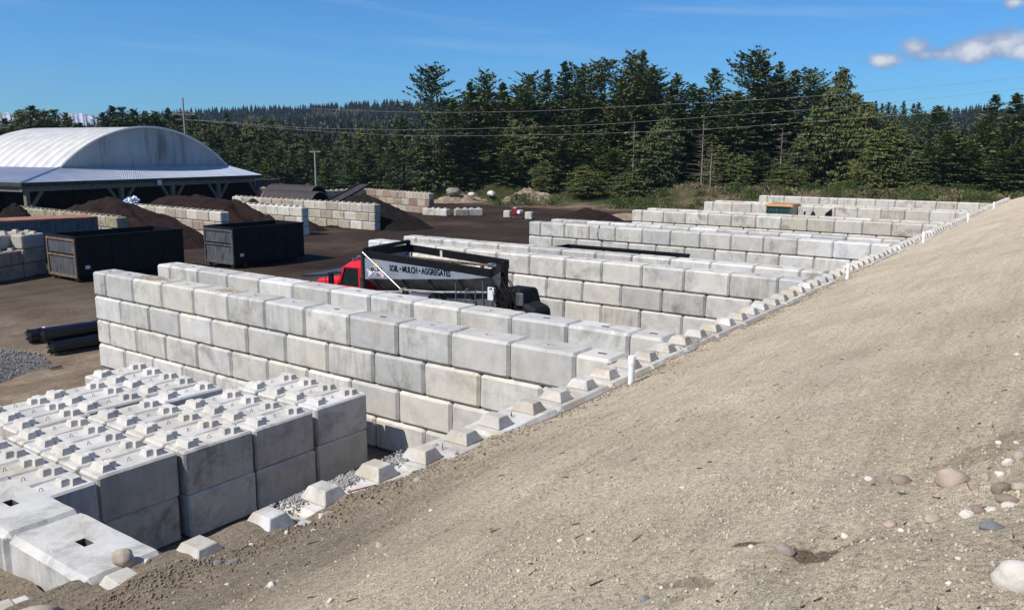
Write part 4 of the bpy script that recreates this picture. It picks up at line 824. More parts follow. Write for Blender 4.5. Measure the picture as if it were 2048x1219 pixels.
b = TB(); b.tube([(6.30, 12.6, 2.08), (6.30, 7.7, 2.56)], .035, 8); b.tube([(6.30, 12.6, 1.98), (6.30, 10.2, 2.2)], .02, 6)
b.build('side_rail', M['steel'], smooth=True)
b = TB(); b.hexa([(6.75, 12.6, 1.55), (6.75, 7.6, 1.75), (7.85, 7.6, 1.75), (7.85, 12.6, 1.55)], [(6.75, 12.6, 2.06), (6.75, 7.6, 2.50), (7.85, 7.6, 2.50), (7.85, 12.6, 2.06)])
b.build('belt_housing', M['grey_steel'], bevel=.01)
b = TB(); b.box((6.95, 7.4, .85), (7.10, 15.2, 1.15)); b.box((7.65, 7.4, .85), (7.80, 15.2, 1.15)); b.box((6.95, 12.2, 1.15), (7.8, 12.5, 1.6)); b.box((6.95, 8.1, 1.15), (7.8, 8.4, 1.8))
b.build('chassis', M['black_steel'])
# tarp arm: bright tube from the front top down to its pivot
b = TB(); b.tube([(6.09, 12.66, 3.40), (6.07, 10.93, 2.33)], .028, 10); b.build('tarp_arm', M['chrome'], smooth=True)
b = TB(); b.tube([(6.0, 10.91, 2.32), (6.22, 10.91, 2.32)], .075, 10); b.tube([(6.12, 10.91, 2.33), (6.12, 10.55, 2.36), (6.14, 9.2, 2.42)], .028, 8); b.build('arm_pivot', M['steel'], smooth=True)
b = TB(); b.tube([(6.25, 12.75, 3.46), (8.6, 12.95, 3.52)], .07, 10); b.tube([(6.35, 12.60, 3.47), (8.5, 12.80, 3.53)], .05, 10); b.build('rolled_tarp', M['black_steel'], smooth=True)
# rear: conveyor, controls, ladder, hoses
b = TB(); b.hexa([(6.3, 6.25, 1.75), (7.3, 6.25, 1.75), (7.3, 7.3, 1.85), (6.3, 7.3, 1.85)], [(6.3, 6.5, 2.76), (7.2, 6.5, 2.72), (7.2, 7.25, 2.72), (6.3, 7.25, 2.74)])
b.build('conveyor_head', M['black_steel'], bevel=.06)
b = TB(); b.hexa([(6.2, 5.85, 1.0), (7.2, 5.85, 1.0), (7.2, 6.45, 1.2), (6.2, 6.45, 1.2)], [(6.2, 5.9, 2.25), (7.0, 5.9, 2.25), (7.0, 6.4, 2.42), (6.2, 6.4, 2.42)])
b.build('belt_boot', M['rubber'], bevel=.08)
b = TB(); b.box((6.22, 6.36, 2.30), (6.28, 6.62, 2.68)); b.build('guard_flap', M['grey_steel'], bevel=.02)
b = TB(); b.tube([(6.18, 6.9, 2.30), (6.32, 6.9, 2.30)], .17, 14); b.tube([(6.12, 6.9, 2.30), (6.18, 6.9, 2.30)], .10, 12); b.build('drive_motor', M['black_steel'], smooth=True)
b = TB(); b.box((6.78, 7.42, 1.6), (6.98, 7.58, 3.45)); b.box((6.45, 7.30, 1.9), (6.75, 7.5, 2.55)); b.build('control_column', M['black_steel'], bevel=.015)
b = TB(); b.box((6.30, 7.46, 2.33), (6.42, 7.70, 2.72)); cb = b.build('control_box', M['white_sign'], bevel=.012)
b = TB(); b.box((6.292, 7.52, 2.66), (6.299, 7.62, 2.70)); b.build('latch', M['black'], cb)
b = TB(); b.box((6.35, 7.55, 3.30), (6.55, 7.75, 3.42)); b.build('work_light', M['chrome'], bevel=.02)
for k in range(14):
    b = TB() if k == 0 else b
    y0 = random.uniform(7.0, 7.75); z0 = random.uniform(2.6, 3.05); y1 = random.uniform(6.3, 7.7); z1 = random.uniform(1.9, 2.6); xx = 6.44 - random.uniform(0, .12)
    b.tube([(xx, y0, z0), (xx - .08, (y0*2+y1)/3, z0 + random.uniform(-.05, .14)), (xx - .1, (y0+2*y1)/3, (z0+z1)/2), (xx, y1, z1)], .016, 6)
b.build('hose_bundle', M['rubber'], smooth=True)
b = TB()
for y in (8.35, 7.98): b.tube([(6.02, y, 1.2), (6.10, y, 2.62), (6.14, y - .04, 2.62)], .022, 6)
for z in (1.45, 1.75, 2.05, 2.30, 2.55): b.tube([(6.02 + (z-1.2)*.055, 8.35, z), (6.02 + (z-1.2)*.055, 7.98, z)], .018, 6)
b.tube([(6.12, 8.75, 1.6), (6.12, 8.75, 2.78)], .022, 6); b.tube([(6.30, 7.85, 1.2), (6.30, 7.85, 2.95)], .035, 8)
b.build('ladder', M['grey_steel'], smooth=True)
b = TB()
for k in range(9): b.box((5.95, 7.62 + k * .13, 2.0), (6.42, 7.70 + k * .13, 2.03))
b.box((5.93, 7.6, 1.97), (5.97, 8.8, 2.03)); b.build('step_platform', M['steel'])
b = TB(); b.tube([(6.15, 10.55, 2.06), (6.15, 9.75, 2.06)], .26, 20); b.build('fuel_tank', M['chrome'], smooth=True)
b = TB(); b.box((6.10, 11.25, 1.0), (6.6, 11.95, 1.65)); b.build('tool_box', M['black_steel'], bevel=.02)
# wheels
def wheel(x, y, dual):
    wv = TB(); n = 26; ro = .52
    prof = [(ro*.55, 0), (ro*.94, 0), (ro, .05), (ro, .25), (ro*.94, .30), (ro*.55, .30)]
    vs = []; fs = []
    for k in range(n):
        t = 2*math.pi*k/n
        for rr, xo in prof: vs.append((x + xo * (2 if dual else 1) - (.3 if dual else .15), y + rr*math.cos(t), ro + rr*math.sin(t)))
    for k in range(n):
        for j in range(5): fs.append((k*6+j, ((k+1) % n)*6+j, ((k+1) % n)*6+j+1, k*6+j+1))
    wv.add(vs, fs); w_ = wv.build('wheel', M['rubber'], smooth=True)
    h = TB(); xo = x - .12; h.tube([(x - .14, y, ro), (x + .14, y, ro)], .29, 18); h.tube([(x - .2, y, ro), (x + .2, y, ro)], .10, 12); h.build('rim', M['steel'], w_, smooth=True)
    w_.children[0].parent = w_
for y in (8.7, 10.05): 
    for x in (6.55, 8.2): wheel(x, y, True)
for x in (6.45, 8.3): wheel(x, 15.0, False)
for x in (6.45, 8.3): wheel(x, 11.9, False) if False else None
# cab and hood
b = TB()
b.hexa([(6.45, 12.98, 1.1), (8.35, 12.98, 1.1), (8.35, 14.35, 1.1), (6.45, 14.35, 1.1)], [(6.45, 12.98, 2.12), (8.35, 12.98, 2.12), (8.35, 14.30, 2.12), (6.45, 14.30, 2.12)])
cab = b.build('cab', M['red_paint'], bevel=.04)
b = TB()   # pillars and roof
for (x, y0, y1) in ((6.46, 14.22, 13.95), (8.28, 14.22, 13.95)):
    b = TB(); b.hexa([(x, y0, 2.1), (x+.07, y0, 2.1), (x+.07, y0+.09, 2.1), (x, y0+.09, 2.1)], [(x, y1-.02, 2.78), (x+.07, y1-.02, 2.78), (x+.07, y1+.08, 2.78), (x, y1+.08, 2.78)]); b.build('pillar', M['red_paint'], cab)
for x in (6.46, 8.28): b = TB(); b.box((x, 13.03, 2.1), (x+.07, 13.28, 2.78)); b.build('pillar', M['red_paint'], cab)
b = TB(); b.box((6.5, 12.98, 2.1), (8.3, 13.02, 2.78)); b.build('rear_panel', M['red_paint'], cab)
b = TB(); b.hexa([(6.43, 12.98, 2.76), (8.37, 12.98, 2.76), (8.37, 14.12, 2.72), (6.43, 14.12, 2.72)], [(6.62, 12.98, 3.04), (8.18, 12.98, 3.04), (8.12, 13.85, 2.96), (6.68, 13.85, 2.96)])
b.build('roof', M['red_paint'], cab, smooth=True, bevel=.05)
b = TB(); b.hexa([(6.50, 13.27, 2.12), (6.52, 13.27, 2.12), (6.52, 14.22, 2.12), (6.50, 14.22, 2.12)], [(6.50, 13.27, 2.76), (6.52, 13.27, 2.76), (6.52, 13.97, 2.76), (6.50, 13.97, 2.76)])
b.build('side_window', M['glass'], cab)
b = TB(); b.hexa([(6.54, 14.26, 2.1), (8.28, 14.26, 2.1), (8.28, 14.28, 2.1), (6.54, 14.28, 2.1)], [(6.54, 13.99, 2.74), (8.28, 13.99, 2.74), (8.28, 14.01, 2.74), (6.54, 14.01, 2.74)])
b.build('windscreen', M['glass'], cab)
b = TB(); b.hexa([(6.75, 14.28, 1.0), (8.05, 14.28, 1.0), (7.85, 15.95, .95), (6.95, 15.95, .95)], [(6.80, 14.28, 2.36), (8.0, 14.28, 2.36), (7.75, 16.1, 2.10), (7.05, 16.1, 2.10)])
b.build('hood', M['red_paint'], smooth=True, bevel=.09)
b = TB()
for x in (6.42, 7.95): b.hexa([(x, 14.35, .9), (x+.42, 14.35, .9), (x+.42, 15.7, .9), (x, 15.7, .9)], [(x+.03, 14.35, 1.62), (x+.4, 14.35, 1.62), (x+.4, 15.45, 1.45), (x+.03, 15.45, 1.45)])
b.build('fender', M['red_paint'], smooth=True, bevel=.12)
b = TB(); b.box((6.9, 15.95, .8), (7.9, 16.0, 1.7)); b.box((6.4, 15.95, .6), (8.4, 16.15, .85)); b.build('grille', M['chrome'])
b = TB()
for x, y in ((6.75, 13.75), (7.0, 13.85), (7.4, 13.88), (7.8, 13.85), (8.05, 13.75)): b.box((x-.06, y-.05, 2.95), (x+.06, y+.05, 3.05))
b.tube([(6.9, 13.25, 3.1), (6.9, 13.75, 3.1)], .04, 8); b.tube([(7.2, 13.1, 3.12), (7.2, 13.7, 3.12)], .045, 8); b.build('roof_light', M['chrome'], cab, bevel=.01)
for x, zt in ((6.30, 3.42), (8.5, 3.48)):
    b = TB(); b.tube([(x, 12.88, .9), (x, 12.88, 2.50)], .115, 14); b.tube([(x, 12.88, 2.5), (x, 12.88, zt)], .075, 12); b.tube([(x, 12.88, 2.49), (x, 12.88, 2.54)], .13, 14); e = b.build('exhaust_stack', M['hdpe'] if x < 7 else M['black_steel'], smooth=True)
b = TB(); b.box((6.22, 14.30, 1.92), (6.30, 14.50, 2.55)); b.tube([(6.26, 14.40, 2.55), (6.30, 14.25, 2.6), (6.46, 14.1, 2.55)], .015, 6); b.tube([(6.26, 14.65, 1.85), (6.24, 14.66, 2.35), (6.30, 14.55, 2.55)], .014, 6); b.tube([(6.26, 14.65, 1.85), (6.46, 14.35, 1.95)], .014, 6); b.build('mirror', M['black_steel'], bevel=.01)
# lettering and emblem
def text_obj(txt, name, size, parent, origin, xdir, ydir, m_, sx=1., bold=.0, spacing=1., width=None, height=None):
    cu = bpy.data.curves.new(name, 'FONT'); cu.body = txt; cu.size = size; cu.extrude = .004; cu.offset = bold; cu.space_character = spacing; cu.resolution_u = 3
    o = bpy.data.objects.new(name, cu); COL.objects.link(o)
    dg = bpy.context.evaluated_depsgraph_get(); me = bpy.data.meshes.new_from_object(o.evaluated_get(dg)); bpy.data.objects.remove(o)
    me.materials.clear(); me.materials.append(m_)
    xs_ = [v.co.x for v in me.vertices]; ys_ = [v.co.y for v in me.vertices]
    fx = width / (max(xs_) - min(xs_)) if width else sx; fy = height / (max(ys_) - min(ys_)) if height else 1
    x0, y0 = min(xs_), min(ys_); X_, Y_ = Vector(xdir), Vector(ydir); Z_ = X_.cross(Y_).normalized()
    for v in me.vertices: v.co = Vector(origin) + X_ * ((v.co.x - x0) * fx) + Y_ * ((v.co.y - y0) * fy) + Z_ * v.co.z
    return link(name, me, parent)
def toff(x, y, z): return Vector((x, y, z)) - TO
text_obj('SOIL • MULCH • AGGREGATES', 'lettering', .2, panel, toff(6.188, 11.56, 2.875), (0, -1, .0175), (0, 0, 1), M['black'], bold=.004, width=2.54, height=.20)
# emblem: a leaping fish in pale ink with the shop's name over it and a small gold crown of leaves
b = TB(); xe = 6.192
def flat(b, pts, x=xe, th=.006): b.prism([(y, z) for y, z in pts], 'x', x - th, x)
flat(b, [(12.60, 2.86), (12.47, 2.80), (12.36, 2.82), (12.26, 2.90), (12.10, 2.94), (11.96, 2.88), (11.86, 2.78), (11.80, 2.68), (11.83, 2.62), (11.92, 2.65), (12.0, 2.70), (12.12, 2.68), (12.25, 2.66), (12.38, 2.70), (12.46, 2.62), (12.55, 2.54), (12.50, 2.68), (12.53, 2.78)][::-1])
em = b.build('emblem', M['white_sign'], panel)
b = TB(); flat(b, [(11.98, 2.87), (11.87, 2.76), (11.82, 2.68), (11.85, 2.65), (11.93, 2.70), (12.0, 2.78)][::-1], xe - .008); flat(b, [(12.58, 2.84), (12.49, 2.79), (12.47, 2.66), (12.53, 2.58), (12.51, 2.70)][::-1], xe - .008)
b.build('pink_shading', M['pink'], em)
b = TB()
for cy, cz in ((12.24, 3.0), (12.14, 3.05), (12.06, 2.98)): 
    flat(b, [(cy + .055*math.cos(t), cz + .055*math.sin(t)) for t in np.linspace(0, 2*math.pi, 9)[:-1]], xe - .002)
flat(b, [(12.29, 2.93), (12.0, 2.93), (12.02, 2.98), (12.27, 2.98)], xe - .006)
b.build('crown_mark', M['gold'], em)
text_obj('SALISH', 'lettering', .1, em, toff(6.182, 12.40, 2.79), (0, -1, .06), (0, 0, 1), M['black'], bold=.003, width=.50, height=.12)
text_obj('SOILS', 'lettering', .1, em, toff(6.182, 12.34, 2.685), (0, -1, .02), (0, 0, 1), M['black'], bold=.002, width=.42, height=.085)
b = TB(); flat(b, [(12.45, 2.535), (11.80, 2.575), (11.80, 2.59), (12.45, 2.552)], xe - .002); b.build('underline', M['black'], em)
for o in list(T.children_recursive):
    pass
# ------------------------------------------------------------------ bins, container, rolls
def roll_off(name, x0, y0, Lx, Ly, z0, zt, label, end='x', rz=0., dets=True):
    t = empty(name, (x0, y0, z0), rz, label, 'bin', 'black roll-off bins'); h = zt - z0; th = .06
    b = MB(); b.box((0, 0, .10), (Lx, th, h)); b.box((0, Ly - th, .10), (Lx, Ly, h)); b.box((Lx - th, th, .10), (Lx, Ly - th, h)); b.box((0, 0, .10), (Lx, Ly, .16))
    if end != 'x': b.box((0, th, .10), (th, Ly - th, h))
    b.build('shell', M['black_steel'], t)
    b = MB(); b.box((-.02, -.05, h - .10), (Lx + .03, th + .015, h + .012)); b.box((-.02, Ly - th - .015, h - .10), (Lx + .03, Ly + .05, h + .012)); b.box((Lx - .05, th + .016, h - .10), (Lx + .05, Ly - th - .016, h + .012)); b.box((-.05, th + .016, h - .12), (.05, Ly - th - .016, h + .012))
    b.build('top_rail', M['black_steel'], t, bevel=.01)
    k = 1
    while k * .95 < Lx:
        b = MB(); b.box((k * .95 - .05, -.03, .16), (k * .95 + .05, 0, h - .1)); b.build('side_rib', M['black_steel'], t); k += 1
    if end == 'x':
        fr = MB()
        for (ya, yb, za, zb) in ((0, .12, .10, h - .12), (Ly - .12, Ly, .10, h - .12), (.12, Ly - .12, .10, .22), (.12, Ly - .12, h * .52, h * .52 + .10), (.12, Ly - .12, h - .24, h - .12)):
            fr.box((-.09, ya, za), (-.005, yb, zb))
        g = fr.build('door_frame', M['rust_steel'] if dets == 1 else M['grey_steel'], t, bevel=.008)
        b = MB(); b.box((-.03, .1, .2), (.0, Ly - .1, h * .53)); b.box((-.03, .1, h * .6), (.0, Ly - .1, h - .2)); b.build('end_door', M['grey_steel'], t)
    b = MB(); 
    for x in (.1, .9, Lx - .3):
        for y in (.25, Ly - .35): b.tube([(x, y, .0), (x, y + .12, .0)], .10, 12)
    b.build('roller', M['rust_steel'], t); 
    b = MB(); b.box((0, .3, -.02), (Lx, .42, .10)); b.box((0, Ly - .42, -.02), (Lx, Ly - .3, .10)); b.build('skid_rail', M['black_steel'], t)
    if dets: b = MB(); b.box((.38, -.008, .55), (.62, -.001, .72)); b.build('sticker', M['white_sign'], t)
    return t
roll_off('roll_off_bin', 7.85, 35.0, 5.95, 2.95, .10, 2.32, 'long open black roll-off bin with a rusty framed end door, left in the yard', dets=1)
roll_off('roll_off_bin', 15.75, 33.1, 5.05, 2.75, .10, 2.32, 'shorter open black roll-off bin with a grey end door, right of the long one', dets=2)
t = roll_off('roll_off_bin', 18.55, 7.65, 6.2, 2.1, .05, 2.30, 'black roll-off bin parked between two pale divider walls, only its rim showing', end='n', dets=0, rz=R(90)); t.location.x = 20.75

# shipping container with rusty roof
t = empty('shipping_container', (13.3, 43.3, 0), R(0), 'low grey-blue ribbed container with a rusty red roof at the left edge of the yard', 'container')
u = Vector((-.97, .24, 0)).normalized(); v = Vector((.24, .97, 0)).normalized()
b = MB(); N_ = 60; Lc = 9.0; poly = []
def cp(a, c, z): q = u * a + v * c; return (q.x, q.y, z)
vs = []; fs = []
for i in range(N_ * 4 + 1):
    a = Lc * i / (N_ * 4); off = (.0, .04, .04, .0)[i % 4]
    vs += [cp(a, off, .1), cp(a, off, 2.5)]
for i in range(N_ * 4): fs.append((2*i, 2*i+2, 2*i+3, 2*i+1))
b.add(vs, fs); b.hexa([cp(0, .06, .1), cp(Lc, .06, .1), cp(Lc, 2.44, .1), cp(0, 2.44, .1)], [cp(0, .06, 2.5), cp(Lc, .06, 2.5), cp(Lc, 2.44, 2.5), cp(0, 2.44, 2.5)])
M['cont'] = m_plain('weathered_blue_grey_panel', (.11, .125, .14), .6, .3, 0, .4, 2, .1, (3, 3, .4)); b.build('wall', M['cont'], t)
b = MB(); b.hexa([cp(-.05, -.03, 2.5), cp(Lc, -.03, 2.5), cp(Lc, 2.5, 2.5), cp(-.05, 2.5, 2.5)], [cp(-.05, -.03, 2.6), cp(Lc, -.03, 2.6), cp(Lc, 2.5, 2.6), cp(-.05, 2.5, 2.6)])
M['rustroof'] = m_plain('rusty_red_roof', (.33, .15, .10), .8, .2, 0, .35, 1.5); b.build('roof', M['rustroof'], t)
b = MB(); b.hexa([cp(-.06, -.05, 0), cp(.10, -.05, 0), cp(.10, .1, 0), cp(-.06, .1, 0)], [cp(-.06, -.05, 2.62), cp(.10, -.05, 2.62), cp(.10, .1, 2.62), cp(-.06, .1, 2.62)]); b.build('corner_post', M['grey_steel'], t)

# grey block piles beside the long bin
O_full = variants(1.5, M['conc_old'], False, 3, seed0=200); O_half = variants(.75, M['conc_old'], False, 2, seed0=210); MS_full = variants(1.5, M['conc_moss'], False, 2, seed0=220); MS_half = variants(.75, M['conc_moss'], False, 1, seed0=230); BR_full = variants(1.5, M['conc_brown'], False, 2, seed0=240); BR_half = variants(.75, M['conc_brown'], False, 1, seed0=250)
ang = R(22); U = Vector((math.cos(ang), math.sin(ang), 0)); W_ = Vector((-U.y, U.x, 0)); P0 = Vector((6.95, 38.75, 0))
def pile(a, c, lev, lab, along=True, lugs=True):
    p = P0 + U * a + W_ * c; o = link('concrete_block', random.choice(O_full), None, (p.x, p.y, lev * .75), (0, 0, ang + (0 if along else R(90))))
    tag(o, lab, 'block', 'older grey blocks piled beside the long bin')
    if lugs:
        for s in (-.4, .4): link('lug', LUG_OLD, o, (s, 0, .735))
pr_ = ['right', 'middle', 'left']
for i in range(2):
    for lev in range(2): pile(-.78 - 1.53 * i, .38, lev, 'old grey block in the low front pile at the left edge, %s %s' % (('lower', 'upper')[lev], ('right', 'left')[i]), lugs=lev == 1)
for lev in range(3): pile(.80, .42, lev, 'old grey block at the left end of the long bin, %s of its three-high stack' % ('bottom', 'middle', 'top')[lev], lugs=lev == 2)
for i in range(4):
    for k in range(2):
        pile(-3.3 + 1.53 * i, 1.25 + .8 * k, 2, 'old lugged grey block on the rear pile, %s row, %s from the left' % (('front', 'back')[k], word(i)))
for i in range(4): pile(-3.3 + 1.53 * i, 1.25, 1, 'old grey block in the middle tier of the rear pile, %s from the left' % word(i), lugs=False)
for i in range(4): pile(-3.3 + 1.53 * i, 1.25, 0, 'old grey block in the bottom tier of the rear pile, %s from the left' % word(i), lugs=False)

# bay walls on the far side of the yard, three courses with lugs on top
def baywall(p, q, courses, label, full, half, lug, z0=0., group='old block walls of the mulch bays'):
    p = Vector((*p, 0)); q = Vector((*q, 0)); d = (q - p); Lt = d.length; d.normalize(); a = math.atan2(d.y, d.x)
    wl = empty('bay_wall', (p.x, p.y, z0), a, label, 'wall', group)
    for ci in range(courses):
        s = 0; k = 0
        while s < Lt - .4:
            L = .75 if (k == 0 and ci % 2 == 1) else 1.5
            o = link('concrete_block', random.choice(half if L < 1 else full), wl, (s + L/2, jit(.03), ci * .75), (0, 0, jit(.02)))
            if ci == courses - 1:
                for e in ((-.39, .39) if L > 1 else (0,)): link('lug', lug, o, (e, 0, .735))
            s += L; k += 1
    return wl
baywall((16.5, 46.2), (16.9, 62), 3, 'mossy grey block wall at the far left, behind the rusty-roofed container', MS_full, MS_half, LUG_MOSS)
baywall((23.7, 45.2), (24.2, 60), 3, 'old block wall between the first and second dark mulch heaps', O_full + [F_full[0]], O_half, LUG_OLD)
baywall((30.7, 44.6), (30.7, 58), 3, 'block wall with whiter blocks, just right of the shorter black bin', [F_full[0], F_full[1], O_full[1]], F_half, LUG)
baywall((37.3, 43.2), (37.2, 62), 3, 'long three-course block wall in front of the big black pipes', O_full + [F_full[1]], O_half, LUG_OLD)
baywall((54.4, 52.1), (57.3, 65.4), 3, 'brown-stained block wall ending at the yard, right of the dark heaps', BR_full + [O_full[0]], BR_half, LUG_OLD)
baywall((46.5, 65.9), (57.0, 64.9), 3, 'shaded block wall closing the back of the yard behind the sloping belt', O_full, O_half, LUG_OLD)
baywall((48.5, 78.4), (53.5, 75.4), 3, 'short shaded block wall in the distance, right of the barn', O_full, O_half, LUG_OLD)
baywall((53.4, 48.9), (52.9, 51.5), 1, 'single row of pale blocks running away from the yard, left half of the low row', [F_full[0]], F_half, LUG)
baywall((53.9, 48.5), (56.4, 46.6), 1, 'single shaded row of low blocks in the open yard, right half of the low row', [F_full[0]], F_half, LUG)

def heap(name, cx, cy, rx, ry, h, m_, label, cat='heap', seed=0, rot=0., lean=(0, 0), n=110, rough=.10, ridge=0., flat=1.):
    t_ = np.linspace(-1.08, 1.08, n); X, Y = np.meshgrid(t_, t_, indexing='ij')
    r = np.sqrt(np.maximum(0, (np.abs(X) - ridge).clip(0) ** 2 / (1 - ridge) ** 2 + Y ** 2)); 
    r = r * (1 + .22 * fbm(X * 1.6 + seed, Y * 1.6, seed, 3))
    Z = h * (np.clip(1.03 - r, 0, None) ** 1.0) * (1 - .10 * np.exp(-(r / .25) ** 2)) + rough * h * fbm(X * 4, Y * 4, seed + 3, 4) * sst(1.05, .75, r)
    Z = np.where(Z > flat * h, flat * h + (Z - flat * h) * .25, Z)
    Z = Z + .10 * h * np.abs(fbm(X * 7, Y * 5, seed + 7, 4)) * sst(1.05, .6, r) + .035 * fbm(X * 26, Y * 26, seed + 5, 2) * (r < 1) - .08
    c, s = math.cos(rot), math.sin(rot); PX_ = X * rx + lean[0] * Z; PY_ = Y * ry + lean[1] * Z
    V = np.stack([(PX_ * c - PY_ * s).ravel(), (PX_ * s + PY_ * c).ravel(), Z.ravel()], 1)
    i = np.arange(n * n).reshape(n, n); F = np.stack([i[:-1, :-1].ravel(), i[1:, :-1].ravel(), i[1:, 1:].ravel(), i[:-1, 1:].ravel()], 1)
    return tag(link(name, np_mesh(name, V, F, m_, True), None, (cx, cy, 0)), label, cat)
heap('mulch_heap', 19.6, 53.6, 5.0, 10.4, 3.5, M['mulch'], 'large dark brown mulch heap at the left in front of the barn', seed=3, rough=.12)
heap('mulch_heap', 16.0, 60.5, 2.6, 3.2, 2.9, M['mulch_dark'], 'small blackish heap just left of the large mulch heap', seed=8)
heap('mulch_heap', 27.6, 54.2, 4.6, 10.6, 4.2, M['mulch'], 'long lumpy brown mulch heap in the middle bay, beside the pale tarpaulin', seed=5, rough=.26, flat=.62)
heap('mulch_heap', 34.0, 55.5, 3.3, 8.5, 2.5, M['mulch_dark'], 'blackish compost heap behind the wall with whiter blocks', seed=9, rough=.2)
heap('compost_heap', 40.6, 48.2, 3.7, 7.6, 3.1, M['mulch_dark'], 'black compost heap spilling past the end of the long three-course wall', seed=12)
heap('compost_heap', 43.5, 58.0, 6.0, 7.0, 1.9, M['mulch_dark'], 'low dark heap against the brown-stained wall', seed=15)
heap('bark_heap', 50.5, 73, 3.4, 3.0, 3.3, M['bark'], 'orange bark heap just right of the barn eave', seed=16)
heap('bark_heap', 52.3, 69.5, 4.4, 3, 3.05, M['redbark'], 'reddish bark heap behind the back wall of the yard', seed=17)
heap('dirt_heap', 59.3, 35.4, 3.4, 3.6, 1.25, M['mulch'], 'low dark dirt heap in the open yard beyond the pale divider walls', seed=18)
heap('sand_heap', 63.5, 33.5, 4.2, 2.6, .6, M['sandpile'], 'flat light sand heap right of the low dark dirt heap', seed=19)
heap('gravel_heap', -6.9, 21.2, 6.3, 4.3, 2.1, M['gravel'], 'grey crushed gravel heap at the left edge in front of the black rolls', seed=20, rough=.06)
go = bpy.data.objects['gravel_heap']; gv = np.empty(len(go.data.vertices) * 3, np.float32); go.data.vertices.foreach_get('co', gv); gv = gv.reshape(-1, 3); gv = gv[(gv[:, 2] > -.02)]
gi = rng.integers(0, len(gv), 11000); gp = gv[gi] + rng.uniform(-.06, .06, (len(gi), 3)) * np.array([1, 1, .15]) + np.array([-6.9, 21.2, .015]); gp = gp[gp[:, 0] > -6.5]
M['grit'] = m_stone('crushed_rock', (.30, .285, .26)); pebbles('crushed_rock', gp, .012, .055, M['grit'], 'grey crushed rock covering the gravel heap at the left edge', 'gravel', 2.)
heap('sand_heap', 74.5, 65.0, 5.5, 3.5, 1.1, M['sandpile'], 'light sand heap with boulders at the foot of the trees', seed=24, rough=.25)
heap('sand_heap', 81.0, 57.5, 5.0, 4.0, 2.0, M['sandpile'], 'tan eroded sand bank below the green bank, right of the boulders', seed=26, rough=.3)
for i, (x, y, s, lab) in enumerate([(73.0, 64.6, 1.7, 'big grey boulder on the light sand heap, left of the others'), (74.6, 62.6, 1.0, 'smaller pale boulder in the middle of the sand heap'), (78.5, 62.3, 1.1, 'long pale boulder lying right of the other two by the trees')]):
    stone(x, y, .95 if i == 0 else .75, s, 'g' if i == 0 else 'w', lab, (1.2 if i < 2 else 2.6, .9, .7), 60 + i, 'boulder', 'boulders at the edge of the trees')
# tarpaulin
bm = bmesh.new(); bmesh.ops.create_grid(bm, x_segments=24, y_segments=16, size=1)
for v in bm.verts:
    x, y = v.co.x, v.co.y; v.co = .6 * Vector((x * 1.3, y * .8 + .3 * mnoise.noise(Vector((x * 2, y * 2, 3))), .45 * mnoise.noise(Vector((x * 2.2, y * 3, 0))) + .5 * (1 - y * y) * (.6 + .4 * x) + .06 * mnoise.noise(Vector((x * 9, y * 9, 5)))))
me = bpy.data.meshes.new('tarpaulin'); bm.to_mesh(me); bm.free(); me.materials.append(M['tarp'])
o = link('tarpaulin', me, None, (24.4, 59.3, 2.4), (R(12), R(-8), R(20))); tag(o, 'crumpled pale blue tarpaulin lying over the end of the wall beside the mulch', 'tarpaulin')
o.modifiers.new('s', 'SOLIDIFY').thickness = .02

# black corrugated culvert halves and a belt on top of the dark heap
def culvert(p, q, r, label, a0=0, a1=360):
    t = empty('culvert_pipe', p, 0, label, 'pipe', 'black culvert pipes on the compost'); p = Vector(p); q = Vector(q) - p
    n = 34; L = q.length; d = q.normalized(); a = d.cross(Vector((0, 0, 1))).normalized(); b_ = a.cross(d); vs = []; fs = []; m_ = 44
    for rad in (0, 1):
        for i in range(m_ + 1):
            rr = (r if rad == 0 else r * .93) + (.035 * (i % 2) if rad == 0 else 0)
            for k in range(n):
                t_ = R(a0 + (a1 - a0) * k / (n - 1)); vs.append(d * (L * i / m_) + (a * math.cos(t_) + b_ * math.sin(t_)) * rr)
    S = (m_ + 1) * n
    for rad in (0, 1):
        for i in range(m_):
            for k in range(n - 1): fs.append((rad*S + i*n + k, rad*S + i*n + k + 1, rad*S + (i+1)*n + k + 1, rad*S + (i+1)*n + k))
    for e in (0, m_):
        for k in range(n - 1): fs.append((e*n + k, e*n + k + 1, S + e*n + k + 1, S + e*n + k))
    MB().add(vs, fs).build('pipe_wall', M['hdpe'], t, True)
    b = MB(); 
    for k in range(n): b_k = None
    pts = [d * (L + .01) + (a * math.cos(R(a0 + (a1-a0) * k / (n-1))) + b_ * math.sin(R(a0 + (a1-a0) * k / (n-1)))) * (r * .97) for k in range(n)]
    b.tube(pts, .07, 6); b.build('end_ring', M['grey_steel'], t, True)
culvert((39.5, 60.2, 1.75), (39.5, 52.9, 1.75), 1.15, 'large black culvert pipe lying open-ended behind the long three-course wall')
culvert((42.0, 63.0, 2.2), (42.0, 56.0, 2.2), 1.1, 'second black culvert pipe resting behind and above the first', 0, 360)
b = MB(); b.box((-3.1, -.7, 0), (3.1, .7, .06)); b.box((-3.1, -.78, 0), (3.1, -.7, .2)); b.box((-3.1, .7, 0), (3.1, .78, .2))
o = b.build('conveyor_belt', M['hdpe']); o.location = (44.9, 55.0, 2.35); o.rotation_euler = (0, R(-17), R(8)); tag(o, 'dark sloping conveyor belt frame leaning on the compost by the culverts', 'belt')
b = MB(); b.box((-1.3, -.06, 0), (1.3, .06, .9)); o = b.build('steel_panel', M['grey_steel'], bevel=.02); o.location = (43.8, 66.2, 2.9); o.rotation_euler = (R(30), 0, R(-25)); tag(o, 'grey steel panel propped above the culvert pipes', 'panel')

